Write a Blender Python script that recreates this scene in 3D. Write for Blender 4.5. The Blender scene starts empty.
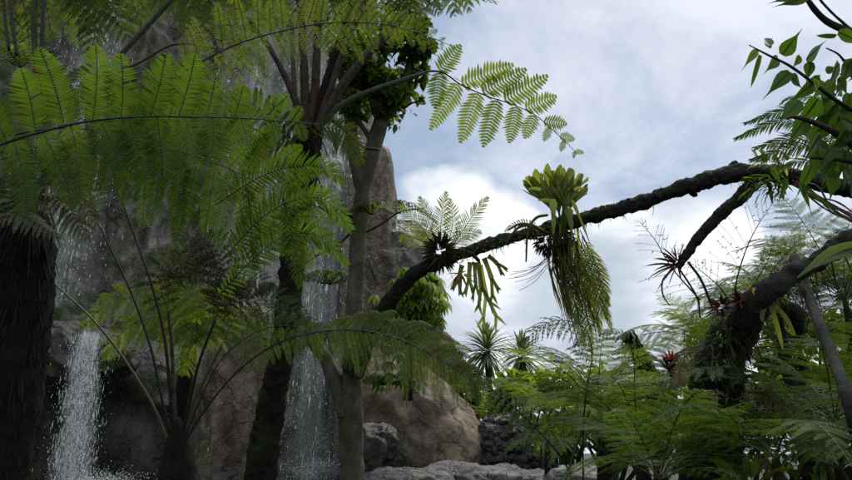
import bpy, math, random
import numpy as np
from mathutils import Vector, noise, Matrix, Euler
SC = bpy.context.scene
COL = SC.collection
rng = np.random.default_rng(7)
random.seed(7)
R = math.radians

# ------------------------------------------------------------------ camera
PITCH = R(18.0); F = 656.0
CAM = np.array([0.0, 0.0, 1.6])
FWD = np.array([0, math.cos(PITCH), math.sin(PITCH)])
UPV = np.array([0, -math.sin(PITCH), math.cos(PITCH)])
RGT = np.array([1.0, 0, 0])
Z = np.array([0, 0, 1.0])
def P(px, py, d):
    return CAM + d * (FWD + (px - 426) / F * RGT + (240 - py) / F * UPV)
def PL(d, *pts):
    out = []
    for p in pts:
        out.append(P(p[0], p[1], p[2] if len(p) > 2 else d))
    return np.array(out)
def M_(px, d): return px * d / F          # pixels to metres at depth d
cam_d = bpy.data.cameras.new('camera'); cam = bpy.data.objects.new('camera', cam_d); COL.objects.link(cam)
cam.location = CAM; cam.rotation_euler = (R(90) + PITCH, 0, 0)
cam_d.sensor_width = 36; cam_d.lens = 36 * F / 852; cam_d.clip_end = 2000; cam_d.clip_start = 0.05
SC.camera = cam

def unit(v):
    v = np.asarray(v, float); n = np.linalg.norm(v, axis=-1, keepdims=True); n[n < 1e-9] = 1
    return v / n
def spline(pts, n):
    """Catmull-Rom through pts, n samples, roughly even"""
    pts = np.asarray(pts, float)
    if len(pts) == 2:
        t = np.linspace(0, 1, n)[:, None]; return pts[0] * (1 - t) + pts[1] * t
    q = np.vstack([2 * pts[0] - pts[1], pts, 2 * pts[-1] - pts[-2]])
    seg = len(pts) - 1; out = []
    m = max(8, n * 3 // seg)
    for i in range(seg):
        a, b, c, d = q[i:i + 4]
        t = np.linspace(0, 1, m, endpoint=(i == seg - 1))[:, None]
        out.append(0.5 * (2 * b + (c - a) * t + (2 * a - 5 * b + 4 * c - d) * t ** 2 + (3 * b - a - 3 * c + d) * t ** 3))
    o = np.vstack(out)
    s = np.concatenate([[0], np.cumsum(np.linalg.norm(np.diff(o, axis=0), axis=1))])
    u = np.linspace(0, s[-1], n)
    return np.stack([np.interp(u, s, o[:, k]) for k in range(3)], 1)
def tangents(c):
    return unit(np.gradient(c, axis=0))

# ------------------------------------------------------------------ mesh builder
class MB:
    def __init__(s): s.v = []; s.q = []; s.m = []; s.a = []; s.n = 0; s.smooth = []
    def add(s, v, q, mat=0, var=0.5, smooth=True):
        v = np.asarray(v, float).reshape(-1, 3); q = np.asarray(q, int).reshape(-1, 4)
        s.v.append(v); s.q.append(q + s.n); s.m.append(np.full(len(q), mat)); s.smooth.append(np.full(len(q), smooth))
        s.a.append(np.broadcast_to(np.asarray(var, float).reshape(-1) if np.ndim(var) else np.full(1, var), (len(v),)) if np.ndim(var) == 0 or len(np.ravel(var)) == len(v) else np.resize(var, len(v)))
        s.n += len(v)
    def build(s, name, mats, parent=None, origin=None):
        v = np.vstack(s.v); q = np.vstack(s.q)
        o3 = np.array(parent.matrix_basis.translation) if (parent is not None and origin is None) else np.zeros(3)
        if origin is not None: o3 = np.asarray(origin, float)
        if parent is not None and parent.parent is not None: o3 = np.array(parent.parent.matrix_basis.translation)
        v = v - o3
        me = bpy.data.meshes.new(name)
        me.vertices.add(len(v)); me.vertices.foreach_set('co', v.ravel())
        me.loops.add(len(q) * 4); me.loops.foreach_set('vertex_index', q.ravel())
        me.polygons.add(len(q)); me.polygons.foreach_set('loop_start', np.arange(len(q)) * 4)
        me.polygons.foreach_set('loop_total', np.full(len(q), 4))
        for m in (mats if isinstance(mats, (list, tuple)) else [mats]): me.materials.append(m)
        me.polygons.foreach_set('material_index', np.concatenate(s.m).astype(np.int32))
        me.polygons.foreach_set('use_smooth', np.concatenate(s.smooth).astype(bool))
        at = me.attributes.new('var', 'FLOAT', 'POINT'); at.data.foreach_set('value', np.concatenate(s.a).astype(np.float32))
        me.update(); me.validate()
        o = bpy.data.objects.new(name, me); COL.objects.link(o)
        if parent is not None: o.parent = parent
        elif origin is not None: o.location = origin
        return o

def tag(o, label=None, cat=None, group=None, kind=None):
    if label: o['label'] = label
    if cat: o['category'] = cat
    if group: o['group'] = group
    if kind: o['kind'] = kind
    return o
def empty(name, loc, label, cat, group=None):
    o = bpy.data.objects.new(name, None); COL.objects.link(o); o.location = tuple(loc); o.empty_display_size = .1
    o.matrix_basis = Matrix.Translation(Vector(tuple(loc)))
    return tag(o, label, cat, group)

# ------------------------------------------------------------------ primitives
def tube(mb, c, r, sides=8, mat=0, var=0.5, bump=0, bs=8.0, seed=0, cap=True, ell=1.0):
    """tube along samples c with radii r (scalar or per sample); bump = noise displacement, metres"""
    c = np.asarray(c, float); n = len(c); r = np.broadcast_to(np.asarray(r, float), (n,)).copy()
    t = tangents(c)
    a = np.zeros((n, 3)); ref = np.array([0, 0, 1.0]) if abs(t[0][2]) < .9 else np.array([1.0, 0, 0])
    a[0] = unit(np.cross(t[0], ref))
    for i in range(1, n):
        w = a[i - 1] - t[i] * np.dot(a[i - 1], t[i]); a[i] = unit(w)
    b = np.cross(t, a)
    th = np.linspace(0, 2 * math.pi, sides, endpoint=False)
    d = a[:, None, :] * np.cos(th)[None, :, None] + b[:, None, :] * np.sin(th)[None, :, None] * ell
    rr = np.repeat(r[:, None], sides, 1)
    if bump:
        base = c[:, None, :] + d * rr[..., None]
        for i in range(n):
            for j in range(sides):
                p = base[i, j]
                q = Vector((p[0] * bs + seed, p[1] * bs, p[2] * bs))
                k = noise.noise(q) + .55 * noise.noise(q * 2.3) + .3 * noise.noise(q * 5.1)
                rr[i, j] += bump * k
    v = c[:, None, :] + d * rr[..., None]
    v = v.reshape(-1, 3)
    i, j = np.meshgrid(np.arange(n - 1), np.arange(sides), indexing='ij'); j2 = (j + 1) % sides
    q = np.stack([i * sides + j, i * sides + j2, (i + 1) * sides + j2, (i + 1) * sides + j], -1).reshape(-1, 4)
    if cap and sides >= 5:
        e = np.vstack([c[0], c[-1]]); k0 = len(v); v = np.vstack([v, e]); jj = np.arange(0, sides, 1)
        q = np.vstack([q] + [[[k0, (x + 1) % sides, x, k0]] for x in []])
        cq = []
        for x in range(0, sides - 1, 2):
            y, w = (x + 1) % sides, (x + 2) % sides
            cq.append([k0, w, y, x]); cq.append([k0 + 1, (n - 1) * sides + x, (n - 1) * sides + y, (n - 1) * sides + w])
        q = np.vstack([q, np.array(cq)])
    mb.add(v, q, mat, var)

def strips(mb, base, d, nrm, length, width, prof, droop=0.0, fold=0.0, mat=0, var=0.5, curl=0.0):
    """N leaf blades as strips: prof = widths 0..1 at K+1 stations; fold>0 makes a V section (3 verts across)"""
    base = np.asarray(base, float).reshape(-1, 3); N = len(base)
    if N == 0: return
    d = unit(np.broadcast_to(d, (N, 3))); nrm = np.broadcast_to(nrm, (N, 3))
    side = unit(np.cross(d, nrm)); up = unit(np.cross(side, d))
    L = np.broadcast_to(np.asarray(length, float), (N,)); W = np.broadcast_to(np.asarray(width, float), (N,))
    D = np.broadcast_to(np.asarray(droop, float), (N,)); Cu = np.broadcast_to(np.asarray(curl, float), (N,))
    prof = np.asarray(prof, float); K = len(prof) - 1; s = np.linspace(0, 1, K + 1)
    cen = base[:, None] + d[:, None] * (L[:, None] * s)[..., None] * 1.0
    cen = cen - Z * (D * L)[:, None, None] * (s ** 2)[None, :, None] - up[:, None] * ((Cu * L)[:, None] * s ** 2)[..., None]
    # pull back so that strongly drooping blades keep their length
    k = np.linalg.norm(cen[:, -1] - base, axis=1) / np.maximum(L, 1e-6); k = np.maximum(k, 1)
    cen = base[:, None] + (cen - base[:, None]) / k[:, None, None]
    off = side[:, None] * (W[:, None] * prof)[..., None] * .5
    va = np.broadcast_to(np.asarray(var, float), (N,))
    if fold:
        li = (up[:, None] * (W[:, None] * prof)[..., None]) * fold
        v = np.stack([cen - off + li, cen, cen + off + li], 2)   # N,K+1,3,3
        n_, k_ = np.meshgrid(np.arange(N), np.arange(K), indexing='ij'); b0 = (n_ * (K + 1) + k_) * 3
        q = np.stack([np.stack([b0, b0 + 1, b0 + 4, b0 + 3], -1), np.stack([b0 + 1, b0 + 2, b0 + 5, b0 + 4], -1)], 2).reshape(-1, 4)
        mb.add(v.reshape(-1, 3), q, mat, np.repeat(va, (K + 1) * 3))
    else:
        v = np.stack([cen - off, cen + off], 2)
        n_, k_ = np.meshgrid(np.arange(N), np.arange(K), indexing='ij'); b0 = (n_ * (K + 1) + k_) * 2
        q = np.stack([b0, b0 + 1, b0 + 3, b0 + 2], -1).reshape(-1, 4)
        mb.add(v.reshape(-1, 3), q, mat, np.repeat(va, (K + 1) * 2))

P_PINN = [.55, 1, .85, .12]
P_PINN2 = [.6, 1, .6, .95, .5, .75, .15]
P_LANCE = [.25, .8, 1, .75, .05]
P_STRAP = [.7, 1, 1, .9, .6, .06]
P_OVATE = [.15, .8, 1, .8, .42, .04]
P_HEART = [.45, .95, 1, .78, .45, .16, .07, .02]

def frond(mb, pts, L, n=18, t0=0.2, N='c', droop=.2, ang=18, fill=.95, pr=1.0, sp2=.16, r0=.008, var=(.3, .8), bare=0.0,
          prof=None, lace=False, simple=False, plen=None, jit=.08, sides=(1, -1), curlN=0.0, thin=1.0, tp=2.4):
    """compound (twice pinnate) frond. mats: 0 leaf, 1 rachis.  L = longest pinna (m); sp2 = pinnule spacing relative to pinnule length"""
    S_ = 60; c = spline(pts, S_); T = tangents(c)
    Nn = {'c': -FWD, 'u': Z, 'cu': unit(-FWD * .55 + Z * .8), 'cd': unit(-FWD * .8 - Z * .5), 'b': unit(-FWD * .8 + Z * .5), 'x': np.array([.7, -.3, .6])}[N] if isinstance(N, str) else unit(N)
    total = np.linalg.norm(np.diff(c, axis=0), axis=1).sum()
    tube(mb, c, np.linspace(r0, r0 * .22, S_), 5, 1, .5, cap=False)
    ts = t0 + (1 - t0) * (np.linspace(0, 1, n) ** .95); gap = total * (1 - t0) / n
    for sgn in sides:
        for i, t in enumerate(ts):
            u = (t - t0) / (1 - t0)
            f = (min(1, .45 + u * 2.2) * (1 - u ** 2.2) ** .8 + .04) if prof is None else np.interp(u, np.linspace(0, 1, len(prof)), prof)
            l = L * f * (1 + jit * rng.normal())
            if l < .008 or rng.random() < bare * .3: continue
            tt = min(t + (.25 * gap / total) * (sgn > 0), 1) * (S_ - 1); k = int(min(tt, S_ - 2)); w = tt - k
            p0 = c[k] * (1 - w) + c[k + 1] * w; tg = T[k]
            nn = unit(Nn - tg * np.dot(Nn, tg)); sd = np.cross(tg, nn) * sgn
            nn = unit(nn + .16 * rng.normal(size=3)); nn = unit(nn - tg * np.dot(nn, tg))
            a = R(ang + 26 * u ** 2 + jit * 60 * rng.normal())
            pd = unit(sd * math.cos(a) + tg * math.sin(a) + nn * .12 * rng.normal())
            vv = rng.uniform(*var)
            if simple:
                strips(mb, p0, pd, nn, l, gap * fill, P_PINN if not lace else P_PINN2, droop, 0.12, 0, vv); continue
            pl = (plen if plen else gap * .55) * pr * (.55 + .45 * min(1, f * 1.2))
            pl = min(pl, l * .38)
            m = int(max(4, l / (pl * sp2 + 1e-9) / 1.0)); m = min(m, 46)
            s = (np.arange(m) + .6) / m
            q = p0 + pd * (l * s)[:, None] - Z * (droop * l * s ** 2)[:, None] - nn * (curlN * l * s ** 2)[:, None]
            kk = np.linalg.norm(q[-1] - p0) / l
            if kk > 1: q = p0 + (q - p0) / kk
            qt = tangents(np.vstack([p0[None], q]))[1:]
            tube(mb, np.vstack([p0[None], q[:: max(1, m // 6)], q[-1:]]), r0 * .22 * thin, 3, 1, .4, cap=False)
            nl = unit(nn - qt * (qt @ nn)[:, None])
            for s2 in (1, -1):
                sd2 = np.cross(qt, nl) * s2
                fd = unit(sd2 * .93 + qt * .38 + nl * .1 * rng.normal(size=(m, 1)))
                ll = pl * (np.minimum(1, .6 + s * 2) * (1 - s ** tp) ** .75 + .06) * (1 + .1 * rng.normal(size=m))
                keep = rng.random(m) > bare
                strips(mb, q[keep], fd[keep], nl[keep], ll[keep], (l / m) * fill, P_PINN2 if lace else P_PINN, droop * .6, .1, 0,
                       np.clip(vv + .12 * rng.normal(size=keep.sum()), 0, 1))

# ------------------------------------------------------------------ materials
def newmat(name):
    m = bpy.data.materials.new(name); m.use_nodes = True; nt = m.node_tree; nt.nodes.clear()
    return m, nt
def N_(nt, t, **kw):
    n = nt.nodes.new(t)
    for k, v in kw.items():
        if k.startswith('i_'): n.inputs[k[2:].replace('_', ' ')].default_value = v
        else: setattr(n, k, v)
    return n
def ramp(nt, fac, stops):
    r = nt.nodes.new('ShaderNodeValToRGB'); e = r.color_ramp.elements
    while len(e) > 1: e.remove(e[-1])
    for i, (p, c) in enumerate(stops):
        x = e[0] if i == 0 else e.new(p)
        x.position = p; x.color = (*c, 1) if len(c) == 3 else c
    nt.links.new(fac, r.inputs[0]); return r.outputs[0]
def leafmat(name, c0, c1, c2=None, trans=.5, rough=.5, tb=2.1):
    m, nt = newmat(name); L = nt.links.new
    at = N_(nt, 'ShaderNodeAttribute', attribute_name='var')
    no = N_(nt, 'ShaderNodeTexNoise'); no.inputs['Scale'].default_value = 3.0
    g = N_(nt, 'ShaderNodeNewGeometry'); L(g.outputs['Position'], no.inputs['Vector'])
    ad = N_(nt, 'ShaderNodeMath', operation='MULTIPLY_ADD'); L(no.outputs[0], ad.inputs[0]); ad.inputs[1].default_value = .7; 
    sb = N_(nt, 'ShaderNodeMath', operation='SUBTRACT'); L(at.outputs['Fac'], sb.inputs[0]); sb.inputs[1].default_value = .35; L(sb.outputs[0], ad.inputs[2])
    st = [(0, c0), (.6, c1)] + ([(1, c2)] if c2 else [])
    col = ramp(nt, ad.outputs[0], st)
    nb = N_(nt, 'ShaderNodeTexNoise'); nb.inputs['Scale'].default_value = 11; nb.inputs['Detail'].default_value = 5; L(g.outputs['Position'], nb.inputs['Vector'])
    fb = ramp(nt, nb.outputs[0], [(.60, (0, 0, 0)), (.70, (.65, .65, .65))]); bx_ = N_(nt, 'ShaderNodeMix', data_type='RGBA'); L(fb, bx_.inputs[0]); L(col, bx_.inputs[6]); bx_.inputs[7].default_value = ((c0[0] + c1[0]) * .85, c0[1] * .8, c0[2] * .6, 1); col = bx_.outputs[2]
    pr = N_(nt, 'ShaderNodeBsdfPrincipled'); L(col, pr.inputs['Base Color']); pr.inputs['Roughness'].default_value = rough
    pr.inputs['Specular IOR Level'].default_value = .18
    tr = N_(nt, 'ShaderNodeBsdfTranslucent'); mu = N_(nt, 'ShaderNodeMix', data_type='RGBA', blend_type='MULTIPLY'); mu.inputs[0].default_value = 1
    L(col, mu.inputs[6]); mu.inputs[7].default_value = (tb * 1.18, tb * 1.1, tb * .38, 1); L(mu.outputs[2], tr.inputs[0])
    mx = N_(nt, 'ShaderNodeMixShader'); mx.inputs[0].default_value = trans; L(pr.outputs[0], mx.inputs[1]); L(tr.outputs[0], mx.inputs[2])
    o = N_(nt, 'ShaderNodeOutputMaterial'); L(mx.outputs[0], o.inputs[0]); return m
def barkmat(name, c0, c1, moss=None, scale=14, stretch=(1, 1, .35), rough=.85, bump=.6, mossamt=.55):
    m, nt = newmat(name); L = nt.links.new
    g = N_(nt, 'ShaderNodeNewGeometry'); mp = N_(nt, 'ShaderNodeMapping'); mp.inputs['Scale'].default_value = stretch
    L(g.outputs['Position'], mp.inputs[0])
    n1 = N_(nt, 'ShaderNodeTexNoise'); n1.inputs['Scale'].default_value = scale; n1.inputs['Detail'].default_value = 8; n1.inputs['Roughness'].default_value = .65; L(mp.outputs[0], n1.inputs['Vector'])
    col = ramp(nt, n1.outputs[0], [(.32, c0), (.68, c1)])
    if moss:
        n2 = N_(nt, 'ShaderNodeTexNoise'); n2.inputs['Scale'].default_value = 4.5; n2.inputs['Detail'].default_value = 5; L(g.outputs['Position'], n2.inputs['Vector'])
        f = ramp(nt, n2.outputs[0], [(mossamt - .06, (0, 0, 0)), (mossamt + .08, (1, 1, 1))])
        mx = N_(nt, 'ShaderNodeMix', data_type='RGBA'); L(f, mx.inputs[0]); L(col, mx.inputs[6]); mx.inputs[7].default_value = (*moss, 1); col = mx.outputs[2]
    pr = N_(nt, 'ShaderNodeBsdfPrincipled'); L(col, pr.inputs['Base Color']); pr.inputs['Roughness'].default_value = rough
    pr.inputs['Specular IOR Level'].default_value = .3
    b = N_(nt, 'ShaderNodeBump'); b.inputs['Strength'].default_value = bump; b.inputs['Distance'].default_value = .03; L(n1.outputs[0], b.inputs['Height']); L(b.outputs[0], pr.inputs['Normal'])
    o = N_(nt, 'ShaderNodeOutputMaterial'); L(pr.outputs[0], o.inputs[0]); return m
def rockmat(name, cols, streak=.5, moss=.0, wet=.5, scale=1.2, bump=.8, pebble=0, mossc=(.05, .075, .02)):
    """cols: three colours dark, mid, pale"""
    m, nt = newmat(name); L = nt.links.new
    g = N_(nt, 'ShaderNodeNewGeometry')
    n1 = N_(nt, 'ShaderNodeTexNoise'); n1.inputs['Scale'].default_value = scale; n1.inputs['Detail'].default_value = 9; n1.inputs['Roughness'].default_value = .62; L(g.outputs['Position'], n1.inputs['Vector'])
    mp = N_(nt, 'ShaderNodeMapping'); mp.inputs['Scale'].default_value = (1, 1, .1); L(g.outputs['Position'], mp.inputs[0])
    n2 = N_(nt, 'ShaderNodeTexNoise'); n2.inputs['Scale'].default_value = 3.2; n2.inputs['Detail'].default_value = 6; n2.inputs['Distortion'].default_value = .6; L(mp.outputs[0], n2.inputs['Vector'])
    mx = N_(nt, 'ShaderNodeMix', data_type='FLOAT'); mx.inputs[0].default_value = streak; L(n1.outputs[0], mx.inputs[2]); L(n2.outputs[0], mx.inputs[3])
    col = ramp(nt, mx.outputs[0], [(.36, cols[0]), (.5, cols[1]), (.64, cols[2])])
    n3 = N_(nt, 'ShaderNodeTexNoise'); n3.inputs['Scale'].default_value = 7; n3.inputs['Detail'].default_value = 12; n3.inputs['Roughness'].default_value = .7; L(g.outputs['Position'], n3.inputs['Vector'])
    f3 = ramp(nt, n3.outputs[0], [(.32, (.28, .28, .28)), (.48, (.8, .8, .8)), (.66, (1.25, 1.25, 1.25))])
    ml = N_(nt, 'ShaderNodeMix', data_type='RGBA', blend_type='MULTIPLY'); ml.inputs[0].default_value = .8; L(col, ml.inputs[6]); L(f3, ml.inputs[7]); col = ml.outputs[2]
    dn = N_(nt, 'ShaderNodeTexNoise'); dn.inputs['Scale'].default_value = 2.5; dn.inputs['Detail'].default_value = 4; L(g.outputs['Position'], dn.inputs['Vector'])
    mc = N_(nt, 'ShaderNodeMapping'); mc.inputs['Scale'].default_value = (1, 1, .45); L(g.outputs['Position'], mc.inputs[0])
    dm = N_(nt, 'ShaderNodeVectorMath', operation='MULTIPLY_ADD'); L(dn.outputs[1], dm.inputs[0]); dm.inputs[1].default_value = (.7, .7, .7); L(mc.outputs[0], dm.inputs[2])
    vc = N_(nt, 'ShaderNodeTexVoronoi', feature='DISTANCE_TO_EDGE'); vc.inputs['Scale'].default_value = scale * 1.1; L(dm.outputs[0], vc.inputs['Vector'])
    fc = ramp(nt, vc.outputs['Distance'], [(0, (.3, .3, .3)), (.035, (.85, .85, .85)), (.07, (1, 1, 1))])
    mk = N_(nt, 'ShaderNodeMix', data_type='RGBA', blend_type='MULTIPLY'); mk.inputs[0].default_value = .75; L(col, mk.inputs[6]); L(fc, mk.inputs[7]); col = mk.outputs[2]
    if moss > 0:
        n4 = N_(nt, 'ShaderNodeTexNoise'); n4.inputs['Scale'].default_value = 1.7; n4.inputs['Detail'].default_value = 8; L(g.outputs['Position'], n4.inputs['Vector'])
        f = ramp(nt, n4.outputs[0], [(.62 - moss * .3, (0, 0, 0)), (.72 - moss * .3, (1, 1, 1))])
        mm = N_(nt, 'ShaderNodeMix', data_type='RGBA'); L(f, mm.inputs[0]); L(col, mm.inputs[6]); mm.inputs[7].default_value = (*mossc, 1); col = mm.outputs[2]
    pr = N_(nt, 'ShaderNodeBsdfPrincipled'); L(col, pr.inputs['Base Color'])
    rr = ramp(nt, n2.outputs[0], [(.4, (.9 - wet * .6,) * 3), (.6, (.95 - wet * .2,) * 3)]); L(rr, pr.inputs['Roughness'])
    h = N_(nt, 'ShaderNodeMath', operation='MULTIPLY_ADD'); L(n1.outputs[0], h.inputs[0]); h.inputs[1].default_value = 2.0; L(n3.outputs[0], h.inputs[2])
    hc = N_(nt, 'ShaderNodeMath', operation='MULTIPLY_ADD'); L(fc, hc.inputs[0]); hc.inputs[1].default_value = .5; L(h.outputs[0], hc.inputs[2]); hh = hc.outputs[0]
    if pebble:
        vo = N_(nt, 'ShaderNodeTexVoronoi'); vo.inputs['Scale'].default_value = pebble; L(g.outputs['Position'], vo.inputs['Vector'])
        h2 = N_(nt, 'ShaderNodeMath', operation='MULTIPLY_ADD'); L(vo.outputs['Distance'], h2.inputs[0]); h2.inputs[1].default_value = -3; L(hh, h2.inputs[2]); hh = h2.outputs[0]
    b = N_(nt, 'ShaderNodeBump'); b.inputs['Strength'].default_value = bump; b.inputs['Distance'].default_value = .08; L(hh, b.inputs['Height']); L(b.outputs[0], pr.inputs['Normal'])
    o = N_(nt, 'ShaderNodeOutputMaterial'); L(pr.outputs[0], o.inputs[0]); return m
def plain(name, c, rough=.6, spec=.4):
    m, nt = newmat(name); pr = N_(nt, 'ShaderNodeBsdfPrincipled'); pr.inputs['Base Color'].default_value = (*c, 1); pr.inputs['Roughness'].default_value = rough
    pr.inputs['Specular IOR Level'].default_value = spec
    o = N_(nt, 'ShaderNodeOutputMaterial'); nt.links.new(pr.outputs[0], o.inputs[0]); return m

G = {}
G['fern'] = leafmat('fern_green', (.024, .055, .010), (.045, .092, .012), (.075, .12, .02), .52)
G['fernlt'] = leafmat('fern_light', (.06, .10, .016), (.10, .155, .028), (.16, .21, .06), .52)
G['ferndk'] = leafmat('fern_dark', (.018, .036, .010), (.036, .066, .014), (.06, .09, .02), .52)
G['fernol'] = leafmat('fern_olive', (.034, .062, .012), (.068, .104, .020), (.11, .135, .03), .52)
G['fernpale'] = leafmat('fern_pale', (.06, .08, .045), (.12, .15, .09), (.2, .22, .14), .4)
G['dead'] = leafmat('fern_dead', (.05, .035, .015), (.14, .11, .06), (.25, .22, .13), .25, .7, 1.2)
G['brownwisp'] = leafmat('fern_brown', (.012, .011, .007), (.035, .03, .015), (.06, .05, .025), .25, .7, 1.2)
G['broad'] = leafmat('broad_leaf', (.02, .045, .010), (.045, .085, .014), (.08, .12, .02), .52)
G['broaddk'] = leafmat('broad_leaf_dark', (.012, .026, .008), (.025, .05, .012), (.045, .07, .015), .3, .35)
G['broadlt'] = leafmat('broad_leaf_light', (.05, .10, .015), (.09, .15, .02), (.16, .20, .05), .52)
G['heart'] = leafmat('heart_leaf', (.022, .055, .010), (.04, .09, .014), (.10, .15, .02), .35, .3)
G['stag'] = leafmat('staghorn_leaf', (.05, .075, .02), (.12, .155, .045), (.19, .23, .08), .52)
G['stagdk'] = leafmat('staghorn_dark', (.04, .05, .02), (.09, .10, .04), (.16, .16, .07), .3, .6)
G['yucca'] = leafmat('strap_leaf', (.05, .085, .05), (.09, .13, .08), (.15, .19, .12), .3, .4)  # colours paled to stand in for haze on the far palms
G['red'] = leafmat('bromeliad_red', (.03, .006, .010), (.085, .010, .018), (.15, .02, .035), .35, .35, 1.4)
G['reddk'] = leafmat('bromeliad_maroon', (.015, .006, .010), (.05, .012, .018), (.09, .03, .03), .3, .35, 1.2)
G['yellow'] = leafmat('yellow_leaf', (.18, .15, .02), (.32, .26, .04), (.45, .38, .06), .4)
G['rach'] = plain('rachis_black', (.012, .010, .009), .45)
G['rachg'] = plain('rachis_green', (.045, .055, .022), .5)
G['rachb'] = plain('rachis_brown', (.07, .045, .03), .6)
G['stipe'] = barkmat('stipe_scaly', (.02, .014, .012), (.085, .06, .045), None, 30)
G['stipeg'] = barkmat('stipe_greygreen', (.03, .033, .024), (.08, .085, .06), None, 25)
G['fibre'] = barkmat('fern_trunk_fibre', (.004, .0035, .003), (.018, .015, .010), (.02, .03, .008), 22, (1, 1, .3), .95, 1.0, .56)
G['fibredk'] = barkmat('fern_trunk_black', (.004, .004, .003), (.014, .012, .009), None, 22, (1, 1, .3), .95, 1.0)
G['smoothbark'] = barkmat('smooth_bark', (.045, .043, .034), (.15, .138, .105), (.06, .07, .025), 7, (1, 1, .35), .8, .6, .54)
G['bark'] = barkmat('rough_bark', (.004, .004, .004), (.026, .024, .022), (.022, .03, .01), 20, (1, 1, 1), .9, 1.0, .62)
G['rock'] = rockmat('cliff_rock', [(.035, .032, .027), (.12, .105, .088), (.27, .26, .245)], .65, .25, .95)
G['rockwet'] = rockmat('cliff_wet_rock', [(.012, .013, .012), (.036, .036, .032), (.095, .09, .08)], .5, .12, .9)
G['rockbr'] = rockmat('brown_rock', [(.05, .038, .028), (.15, .115, .085), (.27, .22, .17)], .55, .05, .4, 1.6)
G['rockwarm'] = rockmat('warm_boulder_rock', [(.085, .062, .042), (.19, .143, .10), (.33, .262, .19)], .6, .0, .3, 1.3, .6)
G['rockgr'] = rockmat('grey_boulder_rock', [(.04, .04, .038), (.10, .10, .098), (.22, .215, .21)], .2, .05, .7, 2.0)
G['rockpeb'] = rockmat('pebbled_rock', [(.02, .02, .02), (.05, .05, .048), (.10, .10, .098)], .2, .0, .7, 2.2, 1.0, 9)
G['rockpl'] = rockmat('pale_boulder_rock', [(.15, .145, .14), (.32, .31, .30), (.5, .49, .47)], .15, 0, .4, 2.0)
G['soil'] = rockmat('soil_ground', [(.012, .010, .008), (.03, .024, .018), (.05, .045, .03)], 0, .4, .2, 2.5)

def watermat():
    m, nt = newmat('white_water'); pr = N_(nt, 'ShaderNodeBsdfPrincipled'); pr.inputs['Base Color'].default_value = (.85, .88, .9, 1); pr.inputs['Roughness'].default_value = .25
    tr = N_(nt, 'ShaderNodeBsdfTranslucent'); tr.inputs[0].default_value = (.85, .9, .92, 1)
    mx = N_(nt, 'ShaderNodeMixShader'); mx.inputs[0].default_value = .45; nt.links.new(pr.outputs[0], mx.inputs[1]); nt.links.new(tr.outputs[0], mx.inputs[2])
    o = N_(nt, 'ShaderNodeOutputMaterial'); nt.links.new(mx.outputs[0], o.inputs[0]); return m
G['water'] = watermat()
def veilmat(name, lo, hi, amt):
    m, nt = newmat(name); L = nt.links.new; g = N_(nt, 'ShaderNodeNewGeometry')
    mp = N_(nt, 'ShaderNodeMapping'); mp.inputs['Scale'].default_value = (1, 1, .06); L(g.outputs['Position'], mp.inputs[0])
    n = N_(nt, 'ShaderNodeTexNoise'); n.inputs['Scale'].default_value = 11; n.inputs['Detail'].default_value = 5; n.inputs['Roughness'].default_value = .5; L(mp.outputs[0], n.inputs['Vector'])
    f = ramp(nt, n.outputs[0], [(lo, (0, 0, 0)), (hi, (amt,) * 3)])
    at = N_(nt, 'ShaderNodeAttribute', attribute_name='var'); mu = N_(nt, 'ShaderNodeMath', operation='MULTIPLY'); L(f, mu.inputs[0]); L(at.outputs['Fac'], mu.inputs[1])
    pr = N_(nt, 'ShaderNodeBsdfPrincipled'); pr.inputs['Base Color'].default_value = (.8, .83, .86, 1); pr.inputs['Roughness'].default_value = .3
    tp = N_(nt, 'ShaderNodeBsdfTransparent'); mx = N_(nt, 'ShaderNodeMixShader'); L(mu.outputs[0], mx.inputs[0]); L(tp.outputs[0], mx.inputs[1]); L(pr.outputs[0], mx.inputs[2])
    o = N_(nt, 'ShaderNodeOutputMaterial'); L(mx.outputs[0], o.inputs[0]); return m
G['veil'] = veilmat('water_veil', .3, .9, .34)
G['veil2'] = veilmat('cascade_veil', .25, .85, .5)
def poolmat():
    m, nt = newmat('pool_water'); L = nt.links.new; pr = N_(nt, 'ShaderNodeBsdfPrincipled'); pr.inputs['Base Color'].default_value = (.02, .025, .025, 1); pr.inputs['Roughness'].default_value = .12
    n = N_(nt, 'ShaderNodeTexNoise'); n.inputs['Scale'].default_value = 9; n.inputs['Detail'].default_value = 6
    b = N_(nt, 'ShaderNodeBump'); b.inputs['Strength'].default_value = .5; b.inputs['Distance'].default_value = .05; L(n.outputs[0], b.inputs['Height']); L(b.outputs[0], pr.inputs['Normal'])
    o = N_(nt, 'ShaderNodeOutputMaterial'); L(pr.outputs[0], o.inputs[0]); return m
G['pool'] = poolmat()

# ------------------------------------------------------------------ setting: ground, pool, cliff
def fbm(x, y, z, o=4):
    s = 0; a = 1; v = Vector((x, y, z))
    for _ in range(o): s += a * noise.noise(v); v = v * 2.07; a *= .5
    return s
def grid_mesh(V, var=.5, flip=False):
    n, m = V.shape[:2]; i, j = np.meshgrid(np.arange(n - 1), np.arange(m - 1), indexing='ij')
    q = np.stack([i * m + j, i * m + j + 1, (i + 1) * m + j + 1, (i + 1) * m + j], -1).reshape(-1, 4)
    if flip: q = q[:, ::-1]
    return V.reshape(-1, 3), q
def sm(x, a, b):
    t = np.clip((x - a) / (b - a), 0, 1); return t * t * (3 - 2 * t)

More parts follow.
